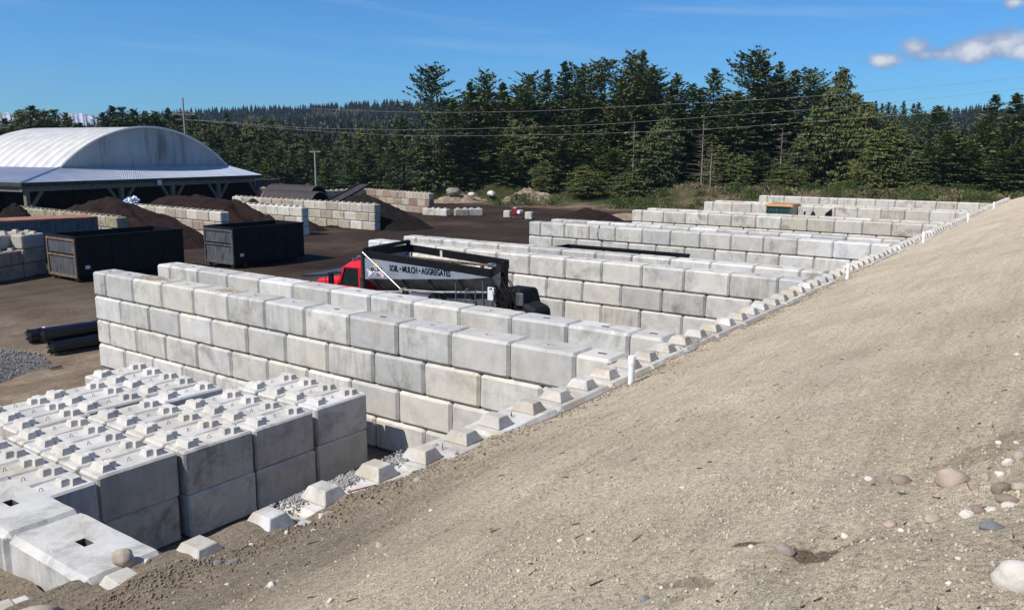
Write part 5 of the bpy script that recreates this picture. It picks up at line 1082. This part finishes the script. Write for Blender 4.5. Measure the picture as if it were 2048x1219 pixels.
# black wrapped rolls
def roll(p, q, r, label, ends=True):
    t = empty('plastic_roll', p, 0, label, 'roll', 'black wrapped rolls beside the gravel'); q = Vector(q) - Vector(p)
    n = 20; pts = [q * (i / n) for i in range(n + 1)]
    b = MB(); b.tube(pts, [r * (1 + .05 * mnoise.noise(Vector((i * .9, r * 50, q.x)))) for i in range(n + 1)], 28)
    me = b.mesh('film', M['plastic_wrap'], True)
    for v in me.vertices: v.co += mnoise.noise_vector(v.co * 5) * .018
    link('film', me, t)
    b = MB()
    for k in range(26):
        a = random.uniform(0, 6.28); rr = r * random.uniform(.2, 1.02); c0 = -q.normalized() * random.uniform(.0, .10)
        a_ = Vector((0, 0, 1)).cross(q.normalized()).normalized(); u1 = a_ * math.cos(a) + Vector((0, 0, 1)) * math.sin(a)
        p0 = c0 + u1 * rr; p1 = c0 * 1.6 + u1 * rr * random.uniform(.5, 1.05) + Vector((0, 0, random.uniform(-.08, .08))); p2 = u1 * r * .98 
        b.add([p0, p1, p2, p2 + Vector((0, 0, .05))], [(0, 1, 2, 3)])
    b.build('crumpled_end', M['plastic_wrap'], t)
roll((-.15, 20.85, .24), (3.3, 20.5, .24), .24, 'black plastic-wrapped roll lying at the front on the ground')
roll((-.32, 21.02, .64), (3.1, 20.75, .64), .235, 'black plastic-wrapped roll on top of the other rolls')
roll((.13, 23.0, .25), (3.9, 22.4, .25), .24, 'black plastic-wrapped roll at the back with a white tie near its end')
b = MB(); b.tube([(.55, 22.70, .05), (.56, 22.68, .25), (.58, 22.75, .42), (.60, 22.93, .50), (.62, 23.1, .46)], [.03, .045, .04, .04, .03], 6); tag(b.build('white_tie', M['tarp']), 'white tie strap round the back black roll', 'strap')
b = MB(); b.box((-.18, -.03, 0), (.18, .03, .05)); b.box((-.2, .1, 0), (.16, .15, .04)); o = b.build('wood_scrap', M['wood']); o.location = (-.95, 18.9, .03); tag(o, 'scrap of pale timber on the tan ground left of the tall wall', 'wood scrap')

# puddle
n = 60; vs = [(0, 0, 0)]; 
for k in range(n):
    t_ = 2 * math.pi * k / n; rr = 1 + .25 * mnoise.noise(Vector((math.cos(t_) * 1.6, math.sin(t_) * 1.6, 4))); vs.append((2.3 * math.cos(t_) * rr, .5 * math.sin(t_) * rr + .25 * math.cos(t_ * 2), 0))
b = MB(); b.add(vs, [(0, k + 1, (k + 1) % n + 1) for k in range(n)]); o = b.build('puddle', M['water']); o.location = (18.4, 28.0, .04); o.rotation_euler = (0, 0, R(8)); tag(o, kind='structure')

# small engine set between two blocks
for i, (x, y, lab) in enumerate([(55.9, 43.0, 'lone pale block just left of the small engine set'), (55.6, 40.1, 'lone shaded block just right of the small engine set')]):
    o = link('concrete_block', F_half[0], None, (x, y, .0), (0, 0, R(20))); tag(o, lab, 'block', 'blocks beside the engine set')
t = empty('engine_set', (55.6, 41.6, 0), R(0), 'small engine set in a pipe frame with a red tank, standing between two lone blocks', 'generator')
b = MB()
for x in (-.3, .3):
    b.tube([(x, -.75, .1), (x, -.75, 1.15), (x, .75, 1.15), (x, .75, .1), (x, -.75, .1)], .03, 6)
b.tube([(-.3, -.75, 1.15), (.3, -.75, 1.15)], .03, 6); b.tube([(-.3, .75, 1.15), (.3, .75, 1.15)], .03, 6); b.build('frame', M['grey_steel'], t)
b = MB(); b.box((-.3, -.1, .35), (.25, .6, .95)); b.build('engine_body', M['dark_red'], t, bevel=.05)
b = MB(); b.tube([(-.36, -.4, .7), (.2, -.4, .7)], .2, 14); b.build('flywheel_cover', M['white_sign'], t, True)
b = MB(); b.box((-.2, .1, .96), (.2, .4, 1.1)); b.build('tank', M['white_sign'], t, bevel=.03)

# cable hanging on the divider wall
b = MB(); b.tube([(23.60, 13.75, 3.02), (23.50, 13.78, 2.95), (23.49, 13.85, 2.6), (23.49, 13.8, 2.35), (23.48, 13.5, 2.28), (23.49, 13.0, 2.28)], .018, 6)
tag(b.build('cable', M['rubber']), 'black cable hanging over the face of a pale divider wall', 'cable')

# loader: green cab with an orange roof showing above the walls
t = empty('wheel_loader', (42.9, 10.6, 0), 0, 'green wheel loader with an orange cab roof, hidden up to its windows behind pale walls', 'loader')
def lb(name, m_, *boxes, **k):
    b = MB()
    for a, c in boxes: b.box(a, c)
    return b.build(name, m_, t, bevel=k.get('bevel', .03))
M['green'] = m_plain('green_machine_paint', (.025, .09, .055), .5, .4, 0, .2, 2)
b = MB(); b.hexa([(-.95, -.95, 3.17), (.9, -.95, 3.17), (.9, 1.0, 3.17), (-.95, 1.0, 3.17)], [(-.85, -.85, 3.36), (.8, -.85, 3.36), (.8, .9, 3.36), (-.85, .9, 3.36)]); b.build('cab_roof', M['orange'], t, bevel=.04)
b = MB()
for x, y in ((-.85, -.72), (.72, -.72), (-.85, .78), (.72, .78), (-.85, .1)): b.hexa([(x*1.08, y*1.15, 1.6), (x*1.08+.09, y*1.15, 1.6), (x*1.08+.09, y*1.15+.09, 1.6), (x*1.08, y*1.15+.09, 1.6)], [(x, y, 3.17), (x+.09, y, 3.17), (x+.09, y+.09, 3.17), (x, y+.09, 3.17)])
b.build('cab_pillar', M['green'], t)
b = MB(); b.hexa([(-.86, -.76, 1.7), (.78, -.76, 1.7), (.78, .86, 1.7), (-.86, .86, 1.7)], [(-.80, -.70, 3.17), (.72, -.70, 3.17), (.72, .80, 3.17), (-.80, .80, 3.17)]); b.build('window', M['green_glass'], t)
lb('body', M['green'], ((-.9, -3.2, .8), (.8, -.9, 2.0)), ((-.9, -.9, .7), (.8, 1.2, 1.7)), ((-.6, 1.2, .8), (.5, 2.6, 1.5)))
b = MB(); b.tube([(-.3, -1.5, 2.0), (-.3, -1.5, 2.9)], .06, 8); b.tube([(-.5, -2.1, 2.0), (-.5, -2.1, 2.75), (-.5, -2.1, 2.95)], [.16, .16, .05], 12); b.hexa([(-.6, -3.3, 2.0), (-.2, -3.3, 2.0), (-.2, -2.8, 2.0), (-.6, -2.8, 2.0)], [(-.6, -3.25, 3.15), (-.4, -3.25, 3.15), (-.4, -3.1, 2.9), (-.6, -2.9, 2.85)]); b.build('exhaust', M['black_steel'], t, True)
for y in (-2.0, 1.4):
    for x in (-1.1, .8): b = MB(); b.tube([(x, y, .75), (x + .5, y, .75)], .75, 22); b.build('wheel', M['rubber'], t, True)
b = MB(); b.hexa([(-1.4, 2.9, .1), (1.3, 2.9, .1), (1.3, 4.0, .1), (-1.4, 4.0, .1)], [(-1.4, 2.7, 1.3), (1.3, 2.7, 1.3), (1.3, 2.9, 1.3), (-1.4, 2.9, 1.3)]); b.build('bucket', M['black_steel'], t)

# ------------------------------------------------------------------ barn: fabric arch on an open timber pavilion
th = R(11.8); t = empty('storage_barn', (18., 63.65, 0), th, 'open-sided storage barn with a white fabric arch roof over a low metal skirt roof', 'barn')
EW, SK, Zt, Za, D_ = 28.35, 6.0, 4.0, 5.05, 20.; xa, xb, ymid = 8.05, 29.3 - 6.6, 0
x0a, x1a = 7.3, 28.2 - 7.0 + 0.0
x0a, x1a = 7.28, 28.2 * 1.0 - 0.0
# arch spans from 7.3 to 28.2 only in projection; take the real roof symmetric inside the skirt
AX0, AX1, AY = 7.28, 28.18, 5.0
EW = 28.35
def arch(nseg, y):
    c = (AX0 + AX1) / 2; hw = (AX1 - AX0) / 2; hgt = 3.9; Rr = (hw*hw + hgt*hgt) / (2*hgt); pts = []
    a_ = math.asin(hw / Rr)
    for k in range(nseg + 1):
        t_ = -a_ + 2 * a_ * k / nseg; pts.append((c + Rr * math.sin(t_), y, Za + Rr * math.cos(t_) - (Rr - hgt)))
    return pts
ns = 48; rows = 72; vs = []; fs = []
for j in range(rows + 1):
    y = AY + (D_ - AY) * j / rows; sag = -.34 * abs(math.sin(math.pi * j / 6)) ** .8
    for k, p in enumerate(arch(ns, y)):
        c = (AX0 + AX1) / 2; n_ = Vector((p[0] - c, 0, p[2] - Za + 9)).normalized() * (sag * (0 if j == 0 else 1) + .03 * mnoise.noise(Vector((p[0], y, p[2])) * .8)); vs.append((p[0] + n_.x, y, p[2] + n_.z))
for j in range(rows):
    for k in range(ns): a_ = j * (ns + 1) + k; fs.append((a_, a_ + 1, a_ + ns + 2, a_ + ns + 1))
m, nt_, bs = mat('white_roof_fabric'); v_ = coords(nt_); cc = mix(nt_, 1., (.76, .73, .67), ramp(nt_, noise(nt_, v_, .8, 5, .6), [(.3, .86), (.7, 1.06)]), 'MULTIPLY')
cc = mix(nt_, ramp(nt_, noise(nt_, coords(nt_, (.5, 3, 1)), .8, 5), [(.55, 0.), (.75, .35)]), cc, (.42, .40, .36)); setb(nt_, bs, cc, .6, .3); M['fabric'] = m
MB().add(vs, fs).build('fabric_roof', M['fabric'], t, True)
m, nt_, bs = mat('stained_gable_fabric'); v_ = coords(nt_)
cc = mix(nt_, 1., (.42, .425, .41), ramp(nt_, noise(nt_, v_, .35, 5, .6), [(.3, .85), (.7, 1.1)]), 'MULTIPLY')
st = noise(nt_, coords(nt_, (1.3, 1, .16)), 1., 5, .65); cc = mix(nt_, ramp(nt_, st, [(.52, 0.), (.70, .75)]), cc, (.21, .185, .125))
st2 = noise(nt_, coords(nt_, (.5, 1, .12)), 1., 3, .6); cc = mix(nt_, ramp(nt_, st2, [(.60, 0.), (.70, .6)]), cc, (.12, .085, .055)); setb(nt_, bs, cc, .7, .2); M['gable'] = m
pts = arch(ns, AY + .12); b = MB(); b.add([(p[0], p[1], p[2]) for p in pts] + [(p[0], p[1] + .08, p[2]) for p in pts], [tuple(range(ns + 1)), tuple(range(2 * ns + 1, ns, -1))]); b.build('gable_panel', M['gable'], t)
b = MB(); b.tube([(p[0], p[1] - .08, p[2]) for p in arch(ns, AY)], .10, 6); b.build('edge_hem', M['fabric'], t, True)
m, nt_, bs = mat('corrugated_metal_roof'); v_ = coords(nt_); cc = mix(nt_, 1., (.47, .51, .58), ramp(nt_, noise(nt_, v_, .9, 5, .6), [(.3, .8), (.7, 1.1)]), 'MULTIPLY'); setb(nt_, bs, cc, .45, .4, .25); M['metalroof'] = m
def skirt(P, Q, R_, S_, n, name, axis_):
    """corrugated sheet between eave edge P-Q and ridge edge S-R"""
    P, Q, R_, S_ = map(Vector, (P, Q, R_, S_)); vs = []; fs = []
    for i in range(n + 1):
        a_ = i / n; up = Vector((0, 0, .035 * (i % 2)))
        vs += [P.lerp(Q, a_) + up, S_.lerp(R_, a_) + up]
    for i in range(n): fs.append((2*i, 2*i+2, 2*i+3, 2*i+1))
    MB().add(vs, fs).build(name, M['metalroof'], t)
skirt((0, 0, Zt), (EW, 0, Zt), (AX1 - .0, AY, Za - .02), (AX0, AY, Za - .02), 220, 'skirt_roof', 0)
skirt((0, D_, Zt), (0, 0, Zt), (AX0, AY, Za - .02), (AX0, D_, Za - .02), 300, 'skirt_roof', 1)
skirt((EW, 0, Zt), (EW + 1.0, D_, Zt), (AX1 + .02, D_, Za - .02), (AX1 + .02, AY, Za - .02), 300, 'skirt_roof', 1)
b = MB(); b.tube([(0, 0, Zt + .05), (AX0, AY, Za + .03)], .09, 5); b.build('hip_cap', M['metalroof'], t)
b = MB(); b.box((-.05, -.08, Zt - .30), (EW + .05, 0, Zt + .02)); b.box((-.08, 0, Zt - .30), (0, D_, Zt + .02)); b.build('fascia', M['darkwood'], t)
b = MB(); b.box((.1, .15, Zt - .72), (EW - .1, .40, Zt - .30)); b.box((.15, .4, Zt - .72), (.40, D_, Zt - .30)); b.build('beam', M['wood'], t)
for i, px_ in enumerate((.55, 9.72, 15.7, 21.8, EW - .45)):
    p_ = MB(); p_.box((px_ - .17, .12, 0), (px_ + .17, .44, Zt - .72)); po = p_.build('post', M['wood'], t)
    for s in (-1, 1):
        if (i == 0 and s < 0 and False) or (i == 4 and s > 0): continue
        q = MB(); q.hexa([(px_ + s*.16 - .10, .16, 1.75), (px_ + s*.16 + .10, .16, 1.75), (px_ + s*.16 + .10, .40, 1.75), (px_ + s*.16 - .10, .40, 1.75)], [(px_ + s*1.35 - .12, .16, Zt - .74), (px_ + s*1.35 + .12, .16, Zt - .74), (px_ + s*1.35 + .12, .40, Zt - .74), (px_ + s*1.35 - .12, .40, Zt - .74)])
        if not (i == 0 and s < 0): q.build('brace', M['wood'], po)
for y in (6.5, 13, 19.5):
    p_ = MB(); p_.box((.12, y - .17, 0), (.44, y + .17, Zt - .72)); po = p_.build('post', M['wood'], t)
    for s in (-1, 1): q = MB(); q.hexa([(.16, y + s*.16 - .10, 1.75), (.40, y + s*.16 - .10, 1.75), (.40, y + s*.16 + .10, 1.75), (.16, y + s*.16 + .10, 1.75)], [(.16, y + s*1.3 - .12, Zt - .74), (.40, y + s*1.3 - .12, Zt - .74), (.40, y + s*1.3 + .12, Zt - .74), (.16, y + s*1.3 + .12, Zt - .74)]); q.build('brace', M['wood'], po)
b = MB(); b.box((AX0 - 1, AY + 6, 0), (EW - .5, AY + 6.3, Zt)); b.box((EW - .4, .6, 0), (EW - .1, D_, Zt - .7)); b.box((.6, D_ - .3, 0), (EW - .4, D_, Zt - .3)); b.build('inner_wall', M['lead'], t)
b = MB(); b.box((13.55, -.14, Zt - .62), (14.05, -.09, Zt - .15)); b.build('flood_light', M['white_sign'], t, bevel=.02)

# ------------------------------------------------------------------ utility poles and wires
def pole(x, y, zt, arm, label, H0=0., rz=0., arms=((.0, 1.),), thick=.16, tip=False):
    t = empty('utility_pole', (x, y, 0), rz, label, 'utility pole', 'utility poles behind the yard')
    b = MB(); b.tube([(0, 0, 0), (0, 0, zt)], [thick, thick * .7], 10); b.build('pole_shaft', M['pole'], t, True)
    for dz, L in arms:
        b = MB(); b.box((-L, -.06, zt - dz - .1), (L, .06, zt - dz + .06)); ca_ = b.build('crossarm', M['pole'], t)
        b = MB(); 
        for s in (-.92, -.5, .5, .92): b.tube([(L * s, 0, zt - dz + .06), (L * s, 0, zt - dz + .28)], .05, 6)
        b.build('insulator', M['grey_steel'], ca_)
        if tip: b = MB(); b.tube([(-L, 0, zt - dz), (0, 0, zt - dz + .55)], .06, 6); b.tube([(L, 0, zt - dz), (0, 0, zt - dz + .55)], .06, 6); b.build('arm_brace', M['pole'], t)
    return t
pole(57.9, 102.6, 14.1, 0, 'tall wooden utility pole with a braced crossarm rising behind the white arch roof', rz=R(-40), arms=((2.3, 1.6),), tip=True)
pole(59.5, 76.5, 6.65, 0, 'short pale T-shaped utility pole at the edge of the trees, left of centre', rz=R(-50), arms=((.05, .72),), thick=.15)
pole(77.3, 87.4, 4.6, 0, 'thin distant pole standing in the scrub right of the T-shaped pole', thick=.09, arms=())
for i, wpts in enumerate(WIRES):
    pts = [Vector(p) for p in wpts]; P = []
    for k in range(len(pts) - 1):
        p0, p1, p2, p3 = pts[max(k-1, 0)], pts[k], pts[k+1], pts[min(k+2, len(pts)-1)]
        for s in range(6):
            u_ = s / 6; P.append(.5 * ((2*p1) + (p2 - p0)*u_ + (2*p0 - 5*p1 + 4*p2 - p3)*u_**2 + (3*p1 - p0 - 3*p2 + p3)*u_**3))
    P.append(pts[-1]); b = MB(); b.tube(P, .014, 5, False)
    tag(b.build('power_line', M['wire']), ['uppermost', 'middle', 'lowest'][i] + ' of the three power lines crossing in front of the trees', 'power line', 'power lines')

# ------------------------------------------------------------------ trees
def conifer(H, RB, seed, style):
    rs = np.random.default_rng(seed); Q = []
    zs = []; z = H * (.04 if style != 'bare' else .3)
    while z < H * .985: zs.append(z); z += (.56 - .30 * z / H) * (1.15 if style == 'sparse' else 1) * (H / 20) ** .5
    lob = rs.uniform(.75, 1.2, 9)
    br = []
    for z in zs:
        u = z / H
        if style == 'cedar': prof = min(1, (1.02 - u) * 2.7) ** .8 * (1 if u > .12 else .8)
        elif style == 'sparse': prof = (min(1, (1.03 - u) * 3.4)) ** .75 * (.6 + .4 * min(1, u * 2)) * rs.uniform(.65, 1.2)
        else: prof = min(1, (1.02 - u) * 2.3) ** .92 * rs.uniform(.82, 1.12)
        nb = int(rs.integers(4, 7) if style != 'cedar' else rs.integers(6, 9))
        for k in range(nb):
            a = rs.uniform(0, 2*np.pi); L = RB * prof * rs.uniform(.55, 1.18) * np.interp((a / (2*np.pi) * 8 + z * .35) % 8, np.arange(9), lob)
            if L < .25: L = .25
            slope = (-.30 + .85 * u ** 1.5) + rs.normal(0, .08)
            if style == 'cedar': slope = -.12 + .6 * u ** 2
            br.append((z, a, L, slope))
    for z, a, L, sl_ in br:
        z = min(z + rs.normal(0, .26), H * .99)
        d = np.array([np.cos(a), np.sin(a), sl_]); d /= np.linalg.norm(d); side = np.array([-np.sin(a), np.cos(a), 0])
        n = max(2, int(L / .34)); 
        for i in range(n):
            s = L * (i + rs.uniform(.4, 1.)) / n
            if s < L * .22 and z < H * .8: continue
            c = np.array([0, 0, z]) + d * s + np.array([0, 0, (.10 if style != 'cedar' else -.12) * (s / max(L, .1)) ** 2 * L])
            wdt = (.60 * L * (1 - (s / L) * .85) + .12)
            for j in range(3):
                lat = side * rs.uniform(-1, 1) * wdt * .55; e = c + lat + rs.normal(0, .06, 3)
                if style == 'cedar': dv = d * .35 + np.array([0, 0, -.85]) + rs.normal(0, .25, 3)
                else: dv = d * .8 + side * np.sign(rs.uniform(-1, 1)) * .55 + np.array([0, 0, -.18 + .35 * (z / H)]) + rs.normal(0, .22, 3)
                dv /= np.linalg.norm(dv); ln = rs.uniform(.38, .74) * (1 if style != 'cedar' else .9); wv = np.cross(dv, rs.normal(0, 1, 3) * .5 + np.array([0, 0, 1.])); wv /= (np.linalg.norm(wv) + 1e-6); w2 = rs.uniform(.09, .19)
                Q.append([e - dv * ln * .35, e + wv * w2, e + dv * ln * .75, e - wv * w2 + np.array([0, 0, .03])])
    if style != 'bare':
        top = H
        for k in range(16):
            zz = H - rs.uniform(0, 1.1); a = rs.uniform(0, 6.28); d = np.array([np.cos(a) * .7, np.sin(a) * .7, .7]); e = np.array([0, 0, zz]); wv = np.cross(d, [0, 0, 1.]); Q.append([e, e + d * .22 + wv * .06, e + d * .42, e + d * .22 - wv * .06])
    Q = np.array(Q); return Q.reshape(-1, 3), np.arange(len(Q) * 4).reshape(-1, 4)
def trunk_mesh(H, r, seed, m_, limbs=14, bare=False):
    rs = random.Random(seed); b = MB(); b.tube([(0, 0, -.5), (rs.uniform(-.05, .05), .03, H * .4), (rs.uniform(-.12, .12), rs.uniform(-.1, .1), H * .8), (0, 0, H * (1.0 if bare else .985))], [r, r * .75, r * .35, .02], 8)
    for k in range(limbs):
        z = H * rs.uniform(.12, .93); a = rs.uniform(0, 6.28); L = (H - z) * rs.uniform(.12, .25) + .4
        e = Vector((math.cos(a) * L, math.sin(a) * L, z + L * rs.uniform(-.1, .35))); b.tube([(0, 0, z), e * .5 + Vector((0, 0, z * .5)), e], [.05, .03, .01], 4)
    return b.mesh('trunk', m_, True)
PROT = []
H0 = 20.
kinds = {0: ('dense', 'fir', 4.3), 1: ('sparse', 'fir', 4.9), 2: ('cedar', 'cedar', 3.9), 3: ('dense', 'hemlock', 4.5)}
PR = {}
for k, (style, mm, rb) in kinds.items():
    PR[k] = []
    for s in range(3):
        V, F = conifer(H0, rb * (1 + .12 * (s - 1)), 100 * k + s, style)
        PR[k].append((np_mesh('crown', V, F, M[mm]), trunk_mesh(H0, .24, 7 * k + s, M['trunk'])))
PR[4] = [(None, trunk_mesh(H0, .16, 500 + s, M['deadwood'], 60, True)) for s in range(2)]
KN = {0: ('fir_tree', 'dense dark green fir'), 1: ('fir_tree', 'tall ragged fir with open spiky top'), 2: ('cedar_tree', 'olive green cedar with drooping sprays'), 3: ('hemlock_tree', 'brighter green hemlock'), 4: ('dead_tree', 'bare grey dead tree')}
cnt = {}
def dist_(x, y): return math.hypot(x - camx, y - camy)
for i, (x, y, zt, k, wf) in enumerate(TREES):
    D = dist_(x, y); z0 = float(gh(np.array([x]), np.array([y]))[0]) if D < 200 else float(hill_z(np.array([x]), np.array([y]))[0])
    if D > 200: z0 = max(z0, 0)
    H = max(zt - z0, 2.5); px_side = 'left' if math.atan2(y - camy, x - camx) > math.radians(40.4) else ('right' if math.atan2(y - camy, x - camx) < math.radians(12.2) else 'centre')
    key = (k, px_side); j = cnt[key] = cnt.get(key, 0) + 1
    where = {'left': 'in the left wood', 'centre': 'in the tall middle stand', 'right': 'in the thinner right wood'}[px_side]
    t = empty(KN[k][0], (x, y, z0), random.uniform(0, 6.28), '%s, %s of its kind %s' % (KN[k][1], word(j - 1), where), 'tree', 'trees around the yard')
    cr, tk = random.choice(PR[k]); s = H / H0; sw = wf * (.55 + .45 * s) * random.uniform(.85, 1.2) * (1.0 if k != 4 else .8)
    if cr: link('crown', cr, t, scale=(sw, sw, s))
    link('trunk', tk, t, scale=(sw, sw, s))
print('trees', len(TREES))

# shrubs at the foot of the trees
def shrub_mesh(seed, m_, style):
    rs = np.random.default_rng(seed); Q = []
    for k in range(900 if style == 0 else 1100):
        a = rs.uniform(0, 6.28); r = abs(rs.normal(0, .5)); h = rs.uniform(.05, 1.) * max(.15, 1 - (r / 1.25) ** 2)
        e = np.array([r * np.cos(a), r * np.sin(a), h])
        if style == 0: dv = np.array([np.cos(a) * r * .5, np.sin(a) * r * .5, 1.]) + rs.normal(0, .25, 3); ln, w2 = rs.uniform(.12, .26), .012
        else: dv = rs.normal(0, 1, 3); ln, w2 = rs.uniform(.05, .11), rs.uniform(.03, .05)
        dv /= np.linalg.norm(dv); wv = np.cross(dv, rs.normal(0, 1, 3)); wv /= np.linalg.norm(wv) + 1e-6
        Q.append([e - dv * ln * .5, e + wv * w2, e + dv * ln * .5, e - wv * w2])
    Q = np.array(Q); return np_mesh('foliage', Q.reshape(-1, 3), np.arange(len(Q) * 4).reshape(-1, 4), m_)
SH = [[shrub_mesh(s, M['broom'], 0) for s in range(3)], [shrub_mesh(s + 9, M['bramble'], 1) for s in range(3)]]
SS = sorted(SHRUBS, key=lambda q: -math.atan2(q[1] - camy, q[0] - camx)); cnt = {}
for x, y, h, k in SS:
    z0 = float(gh(np.array([x]), np.array([y]))[0]); j = cnt[k] = cnt.get(k, 0) + 1
    o = link(('broom_bush', 'bramble_bush')[k], random.choice(SH[k]), None, (x, y, z0 - .05), (0, 0, random.uniform(0, 6.28)), (h * random.uniform(.9, 1.6), h * random.uniform(.9, 1.6), h * (.62 if k == 0 else .5)))
    tag(o, ('dark green upright broom bush' if k == 0 else 'yellowish green bramble bush') + ' on the bank before the trees, %s from the left' % word(j - 1), 'bush', 'bushes on the bank before the trees')
# rough grass and low growth on the bank and under the trees
def tufts(n, xr, yr, cond, hmin, hmax, m_, name, label, seed):
    rs = np.random.default_rng(seed); x = rs.uniform(*xr, n); y = rs.uniform(*yr, n); k = cond(x, y); x, y = x[k], y[k]; z = gh(x, y); n = len(x)
    m_b = 5; a = rs.uniform(0, 6.28, (n, m_b)); h = rs.uniform(hmin, hmax, (n, m_b)) ; r = rs.uniform(0, .3, (n, m_b))
    bx = x[:, None] + r * np.cos(a); by = y[:, None] + r * np.sin(a); bz = np.repeat(z[:, None] - .03, m_b, 1); w_ = rs.uniform(.04, .11, (n, m_b)); lean = rs.uniform(.2, .9, (n, m_b)) * h; b2 = rs.uniform(0, 6.28, (n, m_b))
    V = np.stack([np.stack([bx - w_ * np.sin(b2), by + w_ * np.cos(b2), bz], -1), np.stack([bx + w_ * np.sin(b2), by - w_ * np.cos(b2), bz], -1),
                  np.stack([bx + lean * np.cos(a) + w_ * .5, by + lean * np.sin(a), bz + h], -1), np.stack([bx + lean * np.cos(a) - w_ * .5, by + lean * np.sin(a), bz + h * .9], -1)], -2)
    tag(link(name, np_mesh(name, V.reshape(-1, 3), np.arange(n * m_b * 4).reshape(-1, 4), m_)), label, name.replace('_', ' '), kind='stuff')
toe = lambda x, y: x - np.interp(y, *TOE)
M['drygrass'] = m_leaf('dry_grass', (.15, .12, .06), (.34, .27, .15)); M['lowgreen'] = m_leaf('low_green_growth', (.04, .06, .016), (.12, .13, .04))
pn = lambda x, y, s, t: fbm(x * .16, y * .16, s, 4) > t
tufts(26000, (66, 125), (-12, 72), lambda x, y: (toe(x, y) > np.where(y > 18, 10, 5)) & (toe(x, y) < 34) & pn(x, y, 201, -.25), .10, .38, M['lowgreen'], 'undergrowth', 'low green growth carpeting the bank in front of the trees', 5)
tufts(12000, (64, 100), (-12, 72), lambda x, y: (toe(x, y) > -1.0) & (toe(x, y) < 13) & pn(x, y, 203, .0), .15, .45, M['drygrass'], 'dry_grass', 'straw-coloured dry grass on the lower part of the bank', 6)
tufts(15000, (40, 110), (66, 125), lambda x, y: (np.hypot(x - camx, y - camy) > 108) & (np.hypot(x - camx, y - camy) < 150), .3, 1.0, M['lowgreen'], 'brush', 'dark brush at the foot of the trees behind the yard', 7)
# ------------------------------------------------------------------ the air itself
b = MB(); b.box((-300, -700, -14), (2060, 2060, 160))
m, nt_, bs = mat('thin_air'); nt_.nodes.remove(bs)
pv = nt_.nodes.new('ShaderNodeVolumePrincipled'); pv.inputs['Color'].default_value = (.66, .80, 1., 1); pv.inputs['Density'].default_value = HAZE; pv.inputs['Anisotropy'].default_value = .3
nt_.links.new(pv.outputs[0], nt_.nodes['Material Output'].inputs['Volume'])
tag(b.build('haze', m), kind='stuff')
